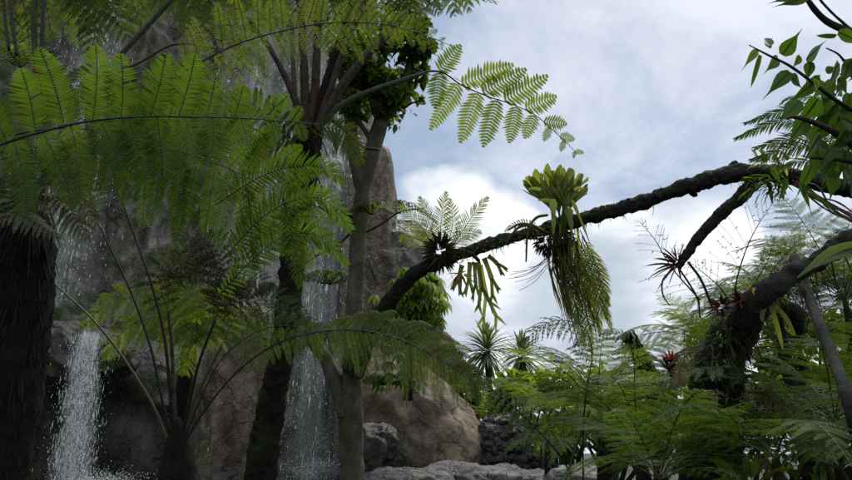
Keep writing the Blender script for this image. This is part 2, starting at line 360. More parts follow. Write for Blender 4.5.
def build_ground():
    xs = np.concatenate([np.linspace(-900, -30, 12), np.linspace(-26, 26, 90), np.linspace(30, 900, 12)])
    ys = np.concatenate([np.linspace(-300, -12, 8), np.linspace(-10, 30, 70), np.linspace(34, 1200, 16)])
    V = np.zeros((len(xs), len(ys), 3))
    for i, x in enumerate(xs):
        for j, y in enumerate(ys):
            z = .95 * sm(y, 3.5, 8.5) * 1.0 + (.12 * fbm(x * .4, y * .4, 0) if abs(x) < 30 and -12 < y < 32 else 0)
            V[i, j] = (x, y, z)
    mb = MB(); v, q = grid_mesh(V, flip=True); mb.add(v, q)
    tag(mb.build('ground', G['soil']), 'dark bare soil and leaf litter under the ferns', 'ground', kind='structure')
    mb = MB(); n = 40
    a = P(150, 470, 9.5); xs = np.linspace(-7, 1.2, n); ys = np.linspace(9, 15.5, n); V = np.zeros((n, n, 3))
    for i in range(n):
        for j in range(n): V[i, j] = (xs[i], ys[j], 1.17 + .012 * fbm(xs[i] * 3, ys[j] * 3, 2))
    v, q = grid_mesh(V, flip=True); mb.add(v, q)
    tag(mb.build('water', G['pool']), 'dark pool of water at the foot of the cliff', 'pool', kind='structure')
build_ground()

def build_cliff():
    plan = np.array([(-13, 3, 0), (-11.5, 6, 0), (-9.5, 9, 0), (-7.0, 11.6, 0), (-4.4, 13.2, 0), (-3.3, 13.9, 0), (-2.5, 14.2, 0), (-2.15, 15.0, 0), (-2.3, 17.5, 0)], float)
    c = spline(plan, 380); T = tangents(c); nr = np.stack([T[:, 1], -T[:, 0], np.zeros(len(T))], 1)
    H = 15.5; zs = np.linspace(-.3, H, 250); s = np.cumsum(np.r_[0, np.linalg.norm(np.diff(c, axis=0), axis=1)])
    V = np.zeros((len(c), len(zs), 3))
    for i in range(len(c)):
        for j, z in enumerate(zs):
            u = s[i]
            col = noise.noise(Vector((u * .75, z * .10, 3.1)))
            col2 = 1 - abs(noise.noise(Vector((u * 1.6 + .3 * noise.noise(Vector((u, z * .5, 9))), z * .22, 7.7)))) * 2
            led = noise.noise(Vector((u * .3, z * .55, 11)))
            rid = 1 - 2 * abs(noise.noise(Vector((u * 3.1, z * 1.3, 5))))
            fine = fbm(u * 4.2, z * 2.6, 1, 4)
            d = .85 * col + .38 * col2 + .35 * (round(led * 4) / 4 * .6 + led * .4) + .14 * rid + .12 * fine
            V[i, j] = c[i] + nr[i] * d + Z * z
            V[i, j, 2] = z + .15 * noise.noise(Vector((u * 1.1, z * 1.1, 21)))
    mb = MB(); v, q = grid_mesh(V, flip=True); mb.add(v, q)
    # top cap going back
    top = V[:, -1]; back = top - nr * 6 + Z * .3
    W = np.stack([top, (top + back) / 2 + Z * .4, back], 1); v, q = grid_mesh(W, flip=True); mb.add(v, q)
    tag(mb.build('rock_cliff', G['rock']), 'tall grey and brown rock cliff with water running down its face', 'cliff', kind='structure')
build_cliff()

def icos(sub):
    import bmesh
    bm = bmesh.new(); bmesh.ops.create_cube(bm, size=2)
    bmesh.ops.subdivide_edges(bm, edges=bm.edges[:], cuts=sub, use_grid_fill=True)
    v = np.array([x.co[:] for x in bm.verts]); bm.faces.ensure_lookup_table(); q = np.array([[l.index for l in f.verts] for f in bm.faces]); bm.free()
    return unit(v * (1 + .0)), q
ICO = {k: icos(k) for k in (14, 30, 46)}
def rock(name, cen, rad, mat, label, cat='rock', seed=1, res=30, amp=.22, ex=1.0, rid=.12, group=None, shape=None, kind=None, vs=1.0, fs=1.0):
    """displaced super-ellipsoid; ex<1 makes it boxier"""
    v, q = ICO[res]; v = v.copy()
    w = np.sign(v) * np.abs(v) ** ex; rad = np.asarray(rad, float)
    out = w * rad
    if shape is not None: out = shape(out, w)
    mean = rad.mean()
    for i in range(len(out)):
        p = Vector(tuple(out[i])); k = 1 / mean
        a = noise.noise(Vector((p.x * k * 1.1 + seed * 7.3, p.y * k * 1.1, p.z * k * 1.1 * vs)))
        b = 1 - 2.2 * abs(noise.noise(Vector((p.x * k * 2.4, p.y * k * 2.4 + seed * 3.1, p.z * k * 2.4 * vs))))
        f = fbm(p.x * k * 5 * fs, p.y * k * 5 * fs, p.z * k * 5 * vs * fs + seed, 4)
        out[i] = out[i] + v[i] * mean * (amp * a + rid * b + .045 * f)
    mb = MB(); mb.add(out + cen, q)
    o = mb.build(name, mat, origin=cen); return tag(o, label, cat, group, kind)

# right pillar of the cliff and its mossy shoulder
c = P(372, 158, 15.3); rock('rock_pillar', (c[0], c[1], c[2] - 3.6), (.50, .8, 3.6), G['rockbr'], 'tall brown rock pillar with a flat broken top behind the grey forked tree', 'rock pillar', 5, 46, .015, .22, .035, vs=.25)
c = P(398, 300, 14.2); rock('mossy_rock', (c[0], c[1] + .2, c[2]), (.85, .9, 1.65), G['rock'], 'mossy rock shoulder below the brown rock pillar', 'rock', 8, 30, .22, .8, .15)
c = P(405, 340, 14); rock('rock_slope', (c[0], c[1] + .8, c[2] - .9), (1.1, .9, 1.3), G['rockbr'], 'reddish rock slope under the drooping broadleaf tree', 'rock', 9, 30, .2, .8, .15)
# big brown boulder
def domeshape(o, w):
    o = o.copy(); o[:, 0] += np.where(o[:, 2] > 0, -.58, .30) * np.abs(o[:, 2]); return o
c = P(418, 435, 10.5); rock('brown_boulder', c + np.array([-.0, .5, -.1]), (1.10, 1.0, 1.75), G['rockwarm'], 'large smooth brown boulder sloping down to the right beside the cave', 'boulder', 12, 46, .10, 1.0, .06, shape=domeshape)
c = P(374, 452, 9.5); rock('dark_rock', c, (.36, .35, .36), G['rockwet'], 'dark rock added to stand for the shaded hollow beside the forked tree', 'rock', 14, 30, .2, .7, .15)  # added stone, its dark colour stands in for the shade of the hollow
c = P(510, 455, 10.2)
rock('pebbled_rock', c + np.array([-.1, .45, -.05]), (.46, .5, .62), G['rockpeb'], 'black pebble textured rock right beside the brown boulder', 'rock', 4, 46, .12, .7, .10, fs=1.8)
rock('pebbled_rock', c + np.array([.30, .45, -.2]), (.42, .5, .55), G['rockpeb'], 'lower black pebble textured rock with a slanting top next to the ferns', 'rock', 6, 46, .12, .7, .10, fs=1.8)
# grey boulders at the bottom edge
for k, (px, py, d, rx, rz, mt, lb) in enumerate([
    (405, 492, 8.6, 52, 24, 'rockgr', 'wide wet grey boulder just right of the forked trunk'),
    (452, 490, 9.0, 40, 28, 'rockgr', 'rounded grey boulder with dark cracks below the brown boulder'),
    (498, 486, 9.2, 34, 22, 'rockgr', 'grey boulder below the black pebbled rock'),
    (536, 484, 9.2, 22, 16, 'rockgr', 'small grey boulder at the right end of the grey row'),
    (585, 490, 8.6, 36, 26, 'rockpl', 'pale boulder under the green ferns'),
    (315, 480, 11.6, 34, 15, 'rockgr', 'grey boulder in the spray between the two dark trunks'),
    (232, 482, 9.4, 26, 26, 'rockgr', 'grey and orange mottled boulder left of the middle fern trunk'),
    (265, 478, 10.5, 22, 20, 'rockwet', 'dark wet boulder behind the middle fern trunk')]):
    c = P(px, py, d); rock('boulder', c + np.array([0, .3, -.05]), (M_(rx, d) * 1.0, .5, M_(rz, d)), G[mt], lb, 'boulder', 20 + k, 30, .12, .8, .07, group='boulders along the foot of the cliff')
# left ledge with the cascade, dark wall underneath, brown columns
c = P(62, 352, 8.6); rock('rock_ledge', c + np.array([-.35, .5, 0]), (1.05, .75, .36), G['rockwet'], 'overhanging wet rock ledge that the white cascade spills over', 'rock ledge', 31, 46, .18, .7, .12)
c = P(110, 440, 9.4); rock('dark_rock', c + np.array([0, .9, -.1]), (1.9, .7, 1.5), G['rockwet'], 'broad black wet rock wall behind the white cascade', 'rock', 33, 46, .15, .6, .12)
c = P(215, 400, 9.2); rock('rock_column', c + np.array([.15, .9, -.1]), (.55, .5, 1.5), G['rockbr'], 'brown rock column right of the low fern clump', 'rock column', 35, 46, .14, .6, .12, vs=.5)
c = P(262, 360, 11.5); rock('rock_column', c + np.array([0, .9, 0]), (.6, .5, 2.2), G['rock'], 'grey streaked rock column behind the middle fern trunk', 'rock column', 37, 46, .14, .6, .12, vs=.5)

# ------------------------------------------------------------------ waterfalls
def waterfall(name, top, wpx_m, H, label, ndrop, size, depthspread=.25, veil='veil', lean=0.0, taper=(1, 1.2), sheet=True, clump=0.0):
    """top: xyz of the lip centre; droplets and streaks falling H metres, plus thin veils of water"""
    mb = MB(); o = np.asarray(top, float)
    z = rng.random(ndrop) ** .9; w = wpx_m * (taper[0] + (taper[1] - taper[0]) * z)
    x = rng.normal(size=ndrop) * .33 * w
    if clump:
        x = x + clump * np.sin(z * 23 + x * 9) * .2
    y = rng.normal(size=ndrop) * depthspread * .4 - z * .15
    b = o + np.stack([x + lean * z, y, -z * H], 1)
    s = size * rng.lognormal(0, .45, ndrop); ln = s * rng.choice([1.5, 3, 7, 14], ndrop, p=[.4, .3, .2, .1])
    octv = np.array([(1, 0, 0), (0, 1, 0), (-1, 0, 0), (0, -1, 0), (0, 0, 1), (0, 0, -1)], float)
    # blade-like drops: 4-sided double pyramid written as quads top-side-bottom-side
    q0 = np.array([[0, 4, 1, 5], [1, 4, 2, 5], [2, 4, 3, 5], [3, 4, 0, 5]])
    v = b[:, None] + octv[None] * np.stack([s, s, ln], 1)[:, None] * .5
    q = (np.arange(ndrop)[:, None, None] * 6 + q0[None]).reshape(-1, 4)
    mb.add(v.reshape(-1, 3), q, 0, 1.0, False)
    if sheet:
        for k in range(3):
            n, m = 26, 60; V = np.zeros((n, m, 3)); va = np.zeros((n, m))
            for i in range(n):
                for j in range(m):
                    u = i / (n - 1) * 2 - 1; t = j / (m - 1); ww = wpx_m * (taper[0] + (taper[1] - taper[0]) * t) * .55
                    V[i, j] = o + np.array([u * ww + lean * t + .06 * noise.noise(Vector((t * 6, k, u))), -.12 * k + .15 - .15 * t + .12 * noise.noise(Vector((u * 3, t * 3, k * 5))), -t * H])
                    va[i, j] = max(0, 1 - abs(u) ** 1.6) * (1 - .25 * t) * (.7 + .6 * noise.noise(Vector((u * 2.5, t * 2, k + 8))))
            v, q = grid_mesh(V); mb.add(v, q, 1, va.ravel())
    ob = mb.build(name, [G['water'], G[veil]], origin=o); return tag(ob, label, 'waterfall', kind='stuff')
def lip(px, py, d): return P(px, py, d)
t = P(278, -60, 12.6); waterfall('waterfall', t, 1.35, t[2] - 1.2, 'tall thin grey waterfall down the cliff behind the middle fern trunk', 3200, .007)
t = P(338, -60, 13.2); waterfall('waterfall', t, .75, t[2] - 1.2, 'narrow waterfall down the cliff just left of the grey forked tree', 2600, .007)
t = P(118, -60, 9.8); waterfall('waterfall', t, .85, t[2] - 3.3, 'speckled falling water high on the left of the cliff', 2200, .0065)
t = P(88, 333, 8.2); waterfall('waterfall', t, .32, t[2] - .9, 'bright white cascade splashing off the rock ledge at lower left', 6500, .005, .2, 'veil2', .16, (.8, 1.5), True)
t = P(66, 324, 8.25)
# foam at the foot
mb = MB()
for (px, py, d, w, n) in [(312, 466, 12.2, .8, 3500), (106, 482, 8.4, .45, 1500), (300, 472, 11.0, .4, 1500)]:
    c = P(px, py, d); b = c + rng.normal(size=(n, 3)) * np.array([w * .5, .3, .07])
    strips(mb, b, unit(rng.normal(size=(n, 3))), rng.normal(size=(n, 3)), .016, .012, [.5, 1, .2], 0, 0, 0, 1)
tag(mb.build('water_spray', G['water']), 'white foam and spray where the falls meet the pool', 'spray', kind='stuff')

def mist(px, py, d, rad, dens, label):
    m, nt = newmat('mist'); v = N_(nt, 'ShaderNodeVolumePrincipled'); v.inputs['Color'].default_value = (.95, .96, .97, 1); tc = N_(nt, 'ShaderNodeTexCoord'); mp = N_(nt, 'ShaderNodeMapping'); mp.inputs['Scale'].default_value = (1 / rad[0], 1 / rad[1], 1 / rad[2]); nt.links.new(tc.outputs['Object'], mp.inputs[0])
    gr = N_(nt, 'ShaderNodeTexGradient', gradient_type='SPHERICAL'); nt.links.new(mp.outputs[0], gr.inputs[0])
    no = N_(nt, 'ShaderNodeTexNoise'); no.inputs['Scale'].default_value = 2.2; nt.links.new(tc.outputs['Object'], no.inputs[0])
    ml = N_(nt, 'ShaderNodeMath', operation='MULTIPLY'); nt.links.new(gr.outputs['Fac'], ml.inputs[0]); nt.links.new(no.outputs[0], ml.inputs[1]); m2 = N_(nt, 'ShaderNodeMath', operation='MULTIPLY'); nt.links.new(ml.outputs[0], m2.inputs[0]); m2.inputs[1].default_value = dens * 2; nt.links.new(m2.outputs[0], v.inputs['Density'])
    o = N_(nt, 'ShaderNodeOutputMaterial'); nt.links.new(v.outputs[0], o.inputs['Volume']); c = P(px, py, d); w, q = ICO[14]; mb = MB(); mb.add(w * np.array(rad) + c, q)
    return tag(mb.build('mist', m, origin=c), label, 'mist', kind='stuff')
mist(312, 448, 11.9, (1.3, .8, .8), .14, 'pale mist hanging over the foot of the tall falls')
0 and mist(112, 450, 8.3, (.9, .6, .9), .12, 'pale mist hanging at the foot of the white cascade')
mist(385, 445, 9.6, (.9, .5, .4), .10, 'thin mist drifting in front of the dark hollow')
# ------------------------------------------------------------------ plants
LF = lambda leaf, rac='rach': [G[leaf], G[rac]]
def px_frond(par, name, d, pts, Lpx, leaf, rac='rach', **kw):
    mb = MB(); frond(mb, PL(d, *pts), M_(Lpx, d), **kw); return mb.build(name, LF(leaf, rac), par)
def px_tube(par, name, d, pts, rpx, mat, n=60, sides=14, bump=0, bs=8, **kw):
    c3 = PL(d, *pts); c_ = spline(c3, n)
    s = np.linspace(0, 1, len(pts)); seg = np.r_[0, np.cumsum(np.linalg.norm(np.diff(c3, axis=0), axis=1))]; seg /= seg[-1]
    rr = np.interp(np.linspace(0, 1, n), seg, [M_(r, (p[2] if len(p) > 2 else d)) for r, p in zip(np.broadcast_to(rpx, len(pts)), pts)])
    mb = MB(); tube(mb, c_, rr, sides, 0, .5, bump, bs, **kw); return mb.build(name, G[mat], par)
def fern_trunk(par, d, pts, rpx, mat='fibre', n=110, sides=22, bump=.018, skirt=60, sk_len=.35):
    o = px_tube(par, 'trunk', d, pts, rpx, mat, n, sides, bump, 14)
    return o
def skirt(par, name, c_, n, r, ln, mat, wid=.02, down=True):
    """ragged hanging leaf bases round a trunk"""
    mb = MB(); idx = rng.integers(0, len(c_), n); th = rng.random(n) * 6.283
    rd = np.stack([np.cos(th), np.sin(th), np.zeros(n)], 1)
    b = c_[idx] + rd * r * .9
    strips(mb, b, unit(rd * .55 + Z * (-.8 if down else .9)), rd, ln * rng.uniform(.5, 1.2, n), wid, P_STRAP, .3, .1, 0, rng.random(n))
    return tag(mb.build(name, mat, par), kind='stuff')

# --- A: tree fern standing just left of the picture, its huge fronds reach in
ga = P(-190, 470, 3.2); A = empty('tree_fern', (ga[0], ga[1], .0), 'tree fern at the left edge whose huge green frond arches across the upper left', 'tree fern')
px_tube(A, 'trunk', 3.2, [(-190, 560), (-185, 420), (-170, 300), (-150, 235)], [34, 30, 26, 26], 'fibre', 60, 18, .015, 14)
px_frond(A, 'frond', 2.9, [(-150, 230, 3.1), (-70, 178, 3.0), (0, 145), (45, 131), (90, 121), (145, 116.5), (200, 117), (250, 118.5), (318, 124, 3.0)], 82, 'fern', n=16, t0=.18, N='c', droop=.06, ang=4, sp2=.125, r0=.009, pr=1.3, fill=.85, jit=.12, curlN=-.25, tp=4, var=(0, .85), bare=.03)
px_frond(A, 'frond', 3.2, [(-60, 150), (60, 128), (140, 141), (180, 151), (215, 163), (245, 176), (270, 191), (300, 222), (318, 262)], 92, 'fern', n=17, t0=.35, N='c', droop=.25, ang=6, sp2=.13, r0=.006, pr=1.35, fill=.75, tp=4, var=(0, 1), jit=.1)
px_frond(A, 'frond', 3.6, [(-20, 240), (60, 160), (130, 103), (190, 68), (240, 43), (300, 27), (345, 22), (400, 27), (450, 45)], 50, 'fernol', n=26, t0=.42, N='c', droop=.2, ang=14, sp2=.2, r0=.008, fill=.55, pr=1.2, jit=.14, bare=.08)
px_frond(A, 'frond', 3.4, [(-150, 240), (-70, 190), (0, 160), (60, 142), (130, 134), (200, 138), (262, 152)], 70, 'ferndk', n=24, t0=.2, N='c', droop=.12, ang=10, sp2=.16, r0=.005, pr=1.3, fill=.7, jit=.12, bare=.08)
px_frond(A, 'frond', 3.9, [(-150, 230), (-60, 120), (0, 95), (60, 85), (120, 95), (180, 125)], 62, 'ferndk', n=18, t0=.2, N='b', droop=.2, sp2=.18, r0=.006)
px_frond(A, 'frond', 3.5, [(-120, 260), (-40, 210), (20, 165), (80, 152), (140, 165), (190, 200), (215, 240)], 46, 'fern', n=20, t0=.4, N='b', droop=.5, sp2=.18, r0=.006)
for pts, L, lf in [
    ([(215, 205), (262, 176), (300, 166), (325, 168), (342, 181)], 21, 'fern'),
    ([(220, 262), (262, 218), (296, 200), (325, 200), (350, 228)], 24, 'fern'),
    ([(215, 300), (250, 262), (285, 236), (320, 236), (345, 262)], 22, 'fern'),
    ([(245, 180), (250, 210), (252, 240), (256, 268)], 16, 'fern'),
    ([(283, 198), (290, 225), (296, 255), (300, 285)], 16, 'ferndk')]:
    px_frond(A, 'frond', 3.1, pts, L, lf, n=40, t0=.05, N='c', droop=.1, ang=28, simple=True, fill=.62, r0=.003, prof=[.4, .9, 1, .95, .7, .3])
# --- upper left fern overhead
gc = P(20, -90, 4.6); C = empty('tree_fern', (gc[0], gc[1], 0), 'tall tree fern with thin black stems at the top left corner', 'tree fern')
px_tube(C, 'trunk', 4.6, [(-110, 560), (-100, 300), (-70, 60), (15, -95)], [26, 22, 18, 20], 'fibredk', 60, 16, .012, 14)
for pts, L, lf, n in [
    ([(15, -95), (60, -60), (100, -10), (128, 40)], 52, 'fern', 20), ([(15, -95), (30, -50), (45, 0), (52, 40)], 46, 'fernol', 18),
    ([(15, -95), (90, -80), (150, -40), (190, 10), (205, 50)], 56, 'fernol', 22), ([(15, -95), (0, -40), (-5, 10), (0, 48)], 48, 'fern', 18),
    ([(15, -95), (110, -95), (200, -60), (260, -10), (285, 40)], 60, 'fern', 22), ([(15, -95), (70, -40), (95, 10), (90, 60)], 40, 'ferndk', 18),
    ([(15, -95), (120, -60), (180, -20), (230, 20), (250, 70)], 46, 'fernol', 20), ([(15, -95), (50, -50), (75, -5), (80, 45)], 44, 'fernlt', 20), ([(15, -95), (10, -40), (25, 10), (30, 50)], 40, 'fernlt', 18), ([(15, -95), (75, -75), (120, -25), (140, 20)], 46, 'fernlt', 20), ([(15, -95), (-20, -50), (-30, 0), (-10, 40)], 40, 'fern', 18), ([(15, -95), (140, -90), (215, -50), (235, 5)], 50, 'fernlt', 20)]:
    px_frond(C, 'frond', 4.5, pts, L, lf, n=n, t0=.2, N='b', droop=.35, r0=.007, sp2=.18)
for pts, r, m in [([(2, -30), (4, 10), (9, 50)], 1.6, 'rach'), ([(8, -30), (12, 20), (17, 56)], 1.8, 'rach'), ([(44, -30), (43, 20), (41, 62)], 2.0, 'rach'),
                  ([(36, -10), (34, 30), (37, 74)], 3.0, 'stipeg'), ([(190, -20), (160, 12), (136, 38), (118, 58)], 2.6, 'stipeg'), ([(215, 48), (175, 44), (140, 62), (112, 76)], 1.5, 'rachb')]:
    px_tube(C, 'stem', 4.0, pts, r, m, 24, 8)
# --- D: black fern trunk at left
gd = P(15, 520, 3.9); D = empty('tree_fern', (gd[0], gd[1], 0), 'thick black trunked tree fern with pale drooping fronds at the left edge', 'tree fern')
px_tube(D, 'trunk', 3.9, [(-18, 640), (-8, 480), (2, 400), (16, 320), (22, 250), (26, 195)], [32, 30, 36, 32, 30, 14], 'fibredk', 120, 26, .02, 12)
c_ = spline(PL(3.9, (2, 400), (16, 320), (22, 250), (26, 200)), 40); skirt(D, 'leaf_stubs', spline(PL(3.9, (-8, 480), (2, 400), (16, 320), (22, 250)), 60), 500, M_(30, 3.9), .09, G['fibredk'], .014); skirt(D, 'dead_leaf_skirt', c_, 420, M_(27, 3.9), .22, G['fibredk'], .010)
for pts, L, lf, kw in [
    ([(24, 215), (10, 198), (-20, 195), (-50, 210)], 34, 'fernpale', {}), ([(24, 215), (40, 198), (62, 205), (88, 240)], 30, 'fernpale', {}),
    ([(24, 218), (48, 200), (76, 200), (98, 226)], 30, 'dead', {}), ([(24, 215), (34, 190), (60, 184), (92, 205)], 28, 'dead', {}),
    ([(20, 225), (-5, 218), (20, 214), (62, 240)], 30, 'fernpale', {}), ([(20, 215), (5, 180), (-30, 160), (-60, 170)], 34, 'ferndk', {}),
    ([(24, 225), (10, 212), (-10, 215), (-30, 240)], 30, 'fernpale', {}), ([(24, 210), (44, 172), (60, 150), (80, 130)], 26, 'ferndk', {})]:
    px_frond(D, 'frond', 3.4, pts, L, lf, 'rachb', n=18, t0=.1, N='cu', droop=.4, r0=.004, sp2=.24, **kw)
# --- B: central tree fern
gb = P(258, 520, 6.2); B = empty('tree_fern', (gb[0], gb[1], 0), 'tall central tree fern with leaning black trunk and thick brown leaf stalks', 'tree fern')
px_tube(B, 'trunk', 6.1, [(255, 620), (260, 480), (271, 410), (282, 350), (290, 290), (297, 220), (304, 165), (311, 128)], [19, 16, 14, 12, 12, 12.5, 14, 13], 'fibre', 190, 26, .026, 14)
c_ = spline(PL(6.1, (260, 480), (271, 410), (282, 350), (290, 290), (297, 220), (304, 165)), 80); skirt(B, 'leaf_stubs', c_, 420, M_(13, 6.1), .07, G['brownwisp'], .016, False)
c_ = spline(PL(6.1, (297, 220), (304, 165), (311, 128)), 40); skirt(B, 'dead_leaf_skirt', c_, 120, M_(15, 6.1), .22, G['brownwisp'], .014)
stp = [([(304, 135), (298, 108), (286, 78), (271, 50), (250, 20)], 4.2, 'stipe'), ([(306, 130), (305, 90), (303, 50), (300, 5), (290, -40)], 5.0, 'stipe'),
       ([(309, 130), (315, 90), (317, 50), (320, 0), (322, -50)], 5.0, 'stipe'), ([(312, 130), (322, 95), (333, 60), (345, 25), (362, -30)], 4.5, 'fibredk'),
       ([(315, 130), (328, 95), (339, 62), (352, 30), (375, -20)], 4.2, 'stipe'), ([(317, 130), (335, 96), (358, 65), (384, 38), (410, 10)], 5.2, 'stipe'),
       ([(318, 128), (340, 106), (368, 92), (400, 81), (424, 73)], 3.6, 'stipeg'), ([(300, 140), (296, 110), (293, 60), (292, 20)], 3.2, 'rachb'),
       ([(330, 118), (345, 130), (362, 146), (380, 150)], 2.2, 'rach')]
for i, (pts, r, m) in enumerate(stp):
    px_tube(B, 'leaf_stalk', 6.0, pts, np.linspace(r, r * .6, len(pts)), m, 40, 10, .004, 20)
sk = [(418, 75), (432, 71), (446, 74), (462, 85), (490, 97), (512, 104), (535, 115), (556, 133), (575, 151)]
px_frond(B, 'frond', 5.9, sk, 58, 'fernlt', n=9, t0=.10, N='c', droop=.05, ang=2, sp2=.24, r0=.011, fill=.85, pr=1.25, sides=(1,), prof=[.7, .95, 1, .9, .6, .4, .28, .2, .12])
px_frond(B, 'frond', 5.9, sk, 62, 'fernlt', n=8, t0=.12, N='c', droop=.0, ang=38, sp2=.24, r0=.006, fill=.85, pr=1.25, sides=(-1,), prof=[.6, .95, 1, .85, .7, .5, .35, .25, .12])
px_frond(B, 'frond', 5.95, sk[1:], 30, 'dead', n=12, t0=.02, N='cu', droop=.2, ang=20, sp2=.3, r0=.004, fill=.5, bare=.3, sides=(-1,), prof=[1, .9, .2, .1, .1, .4, .3, .2])
px_frond(B, 'frond', 6.0, [(410, 20), (440, -2), (470, -4), (500, 2)], 24, 'fernol', n=14, t0=.0, N='cu', droop=.5, sp2=.26, r0=.006)
for pts, L, lf in [
    ([(250, 20), (225, -8), (190, -15), (150, 5), (120, 35)], 52, 'fernol'), ([(290, -40), (270, -70), (240, -75), (210, -40), (190, 10)], 64, 'fern'),
    ([(322, -50), (330, -90), (350, -100), (370, -60), (380, -10)], 64, 'fernol'), ([(362, -30), (390, -60), (420, -50), (445, -20), (455, 15)], 46, 'fernol'),
    ([(322, -50), (300, -90), (270, -60), (262, -10), (258, 40)], 60, 'fern'), ([(375, -20), (390, -45), (400, -30), (410, 0), (415, 30)], 40, 'fernol'),
    ([(362, -30), (350, -50), (335, -30), (330, 20), (332, 50)], 46, 'fernol'), ([(375, -20), (400, -45), (435, -35), (460, -10), (470, 12)], 34, 'fernlt'), ([(384, 38), (405, 0), (425, -5), (440, 15)], 28, 'fernlt'), ([(362, -30), (385, -30), (400, 0), (395, 40)], 36, 'fernlt'), ([(322, -50), (345, -60), (365, -20), (350, 30)], 36, 'fernlt'), ([(285, 30), (300, 5), (330, 0), (365, 10), (400, 35)], 34, 'fernol')]:
    px_frond(B, 'frond', 6.3, pts, L, lf, n=22, t0=.05, N='b', droop=.45, r0=.008, sp2=.22)
for pts, L, lf in [([(300, 150), (275, 120), (240, 100), (205, 112)], 26, 'fern'), ([(312, 140), (325, 128), (345, 135), (362, 165)], 22, 'fernol'),
                   ([(300, 150), (280, 140), (255, 150), (240, 180)], 26, 'fern')]:
    px_frond(B, 'frond', 5.8, pts, L, lf, n=18, t0=.1, N='c', droop=.3, r0=.005, sp2=.22)
# --- E: clump at lower left
ge = P(178, 520, 5.0); E = empty('fern_clump', (ge[0], ge[1], 0), 'low fern clump with long bare arching stalks in front of the cascade', 'fern')
px_tube(E, 'trunk', 5.0, [(174, 640), (176, 520), (177, 470), (178, 440), (178, 418)], [22, 20, 17, 10, 3], 'fibredk', 60, 20, .018, 14)
for pts, r, m in [
    ([(170, 450), (155, 410), (130, 368), (95, 322), (48, 278)], 1.7, 'rachg'), ([(173, 450), (160, 390), (150, 345), (130, 290), (98, 222)], 1.6, 'rach'),
    ([(176, 450), (170, 390), (164, 335), (150, 280), (118, 190)], 1.9, 'rach'), ([(178, 450), (174, 400), (172, 350), (168, 310)], 2.2, 'stipe'),
    ([(181, 450), (190, 400), (200, 360), (216, 318)], 2.0, 'rach'), ([(182, 450), (193, 405), (207, 375), (222, 345)], 1.6, 'rachg')]:
    px_tube(E, 'stalk', 5.0, pts, np.linspace(r, r * .5, 5)[:len(pts)], m, 36, 7)
px_frond(E, 'frond', 4.7, [(183, 445), (205, 410), (238, 371), (280, 342), (325, 331), (365, 331), (400, 339), (435, 356), (475, 382)], 56, 'fernol', n=28, t0=.30, N='b', droop=.5, ang=16, sp2=.22, r0=.009, fill=.7, pr=1.4, jit=.13, prof=[.3, .4, .5, .8, 1, 1, .8, .4])
px_frond(E, 'frond', 4.9, [(183, 445), (200, 400), (225, 355), (262, 330), (300, 328), (345, 350), (380, 385)], 30, 'fern', n=26, t0=.35, N='b', droop=.4, ang=16, sp2=.26, r0=.006, fill=.5, pr=1.2, jit=.13)
for pts, L, lf in [([(98, 222), (75, 180), (60, 150)], 26, 'ferndk'), ([(216, 318), (232, 290), (250, 280), (275, 290)], 30, 'brownwisp'),
                   ([(168, 310), (170, 275), (185, 250), (215, 245)], 32, 'ferndk'), ([(168, 310), (160, 275), (190, 262), (240, 290)], 34, 'brownwisp'),
                   ([(216, 318), (225, 270), (210, 240), (180, 235)], 32, 'brownwisp'), ([(222, 345), (240, 310), (270, 300), (310, 320)], 36, 'ferndk')]:
    px_frond(E, 'frond', 5.1, pts, L, lf, 'rachb', n=20, t0=.05, N='b', droop=.3, r0=.004, sp2=.26, bare=.25)
# --- bright fern behind
gg = P(222, 370, 7.2); Gp = empty('tree_fern', (gg[0], gg[1], 1), 'bright green fern dome hanging over the cascade', 'tree fern')
px_tube(Gp, 'trunk', 7.2, [(178, 500), (180, 420), (190, 345)], [9, 8, 7], 'fibredk', 40, 14, .012, 14)
for pts, L in [([(190, 345), (195, 315), (150, 298), (110, 303), (80, 330)], 44), ([(190, 345), (190, 325), (150, 318), (120, 335), (105, 360)], 42),
               ([(190, 345), (205, 330), (180, 330), (160, 350)], 38), ([(190, 345), (210, 320), (200, 300), (175, 290), (140, 300)], 36),
               ([(190, 345), (235, 320), (250, 315), (268, 335)], 34), ([(190, 345), (200, 340), (190, 350), (185, 375)], 28), ([(190, 345), (225, 315), (215, 295), (195, 290)], 30)]:
    px_frond(Gp, 'frond', 6.6, pts, L * .9, 'fernlt', 'rachg', n=24, t0=.1, N='b', droop=.35, r0=.005, pr=1.4, sp2=.2, fill=.7, jit=.13, var=(0, 1))

# --- fork tree
gf = P(352, 540, 7.0); Ft = empty('forked_tree', (gf[0], gf[1], 0), 'smooth grey tree trunk that forks under a dark leafy crown', 'tree')
px_tube(Ft, 'trunk', 7.0, [(352, 620), (352, 480), (351, 430), (352, 380), (354, 320), (357, 260), (361, 210), (366, 175), (374, 145), (384, 112), (390, 80)], [14, 12.5, 12, 10, 8.6, 8, 8, 8.3, 8.3, 8, 6], 'smoothbark', 170, 22, .014, 6)
px_tube(Ft, 'limb', 7.0, [(364, 195), (357, 165), (352, 140), (350, 115), (345, 85), (330, 50)], [7, 7, 6.5, 6, 5, 4], 'smoothbark', 60, 14, .006, 7)
px_tube(Ft, 'limb', 7.0, [(346, 415), (337, 385), (325, 358), (314, 342), (306, 325), (290, 300)], [9, 8, 7, 6.5, 6, 4], 'smoothbark', 60, 14, .008, 7)
px_tube(Ft, 'limb', 7.0, [(381, 120), (396, 95), (408, 70), (414, 45)], [8, 6, 4, 2], 'smoothbark', 40, 14, .006, 7)
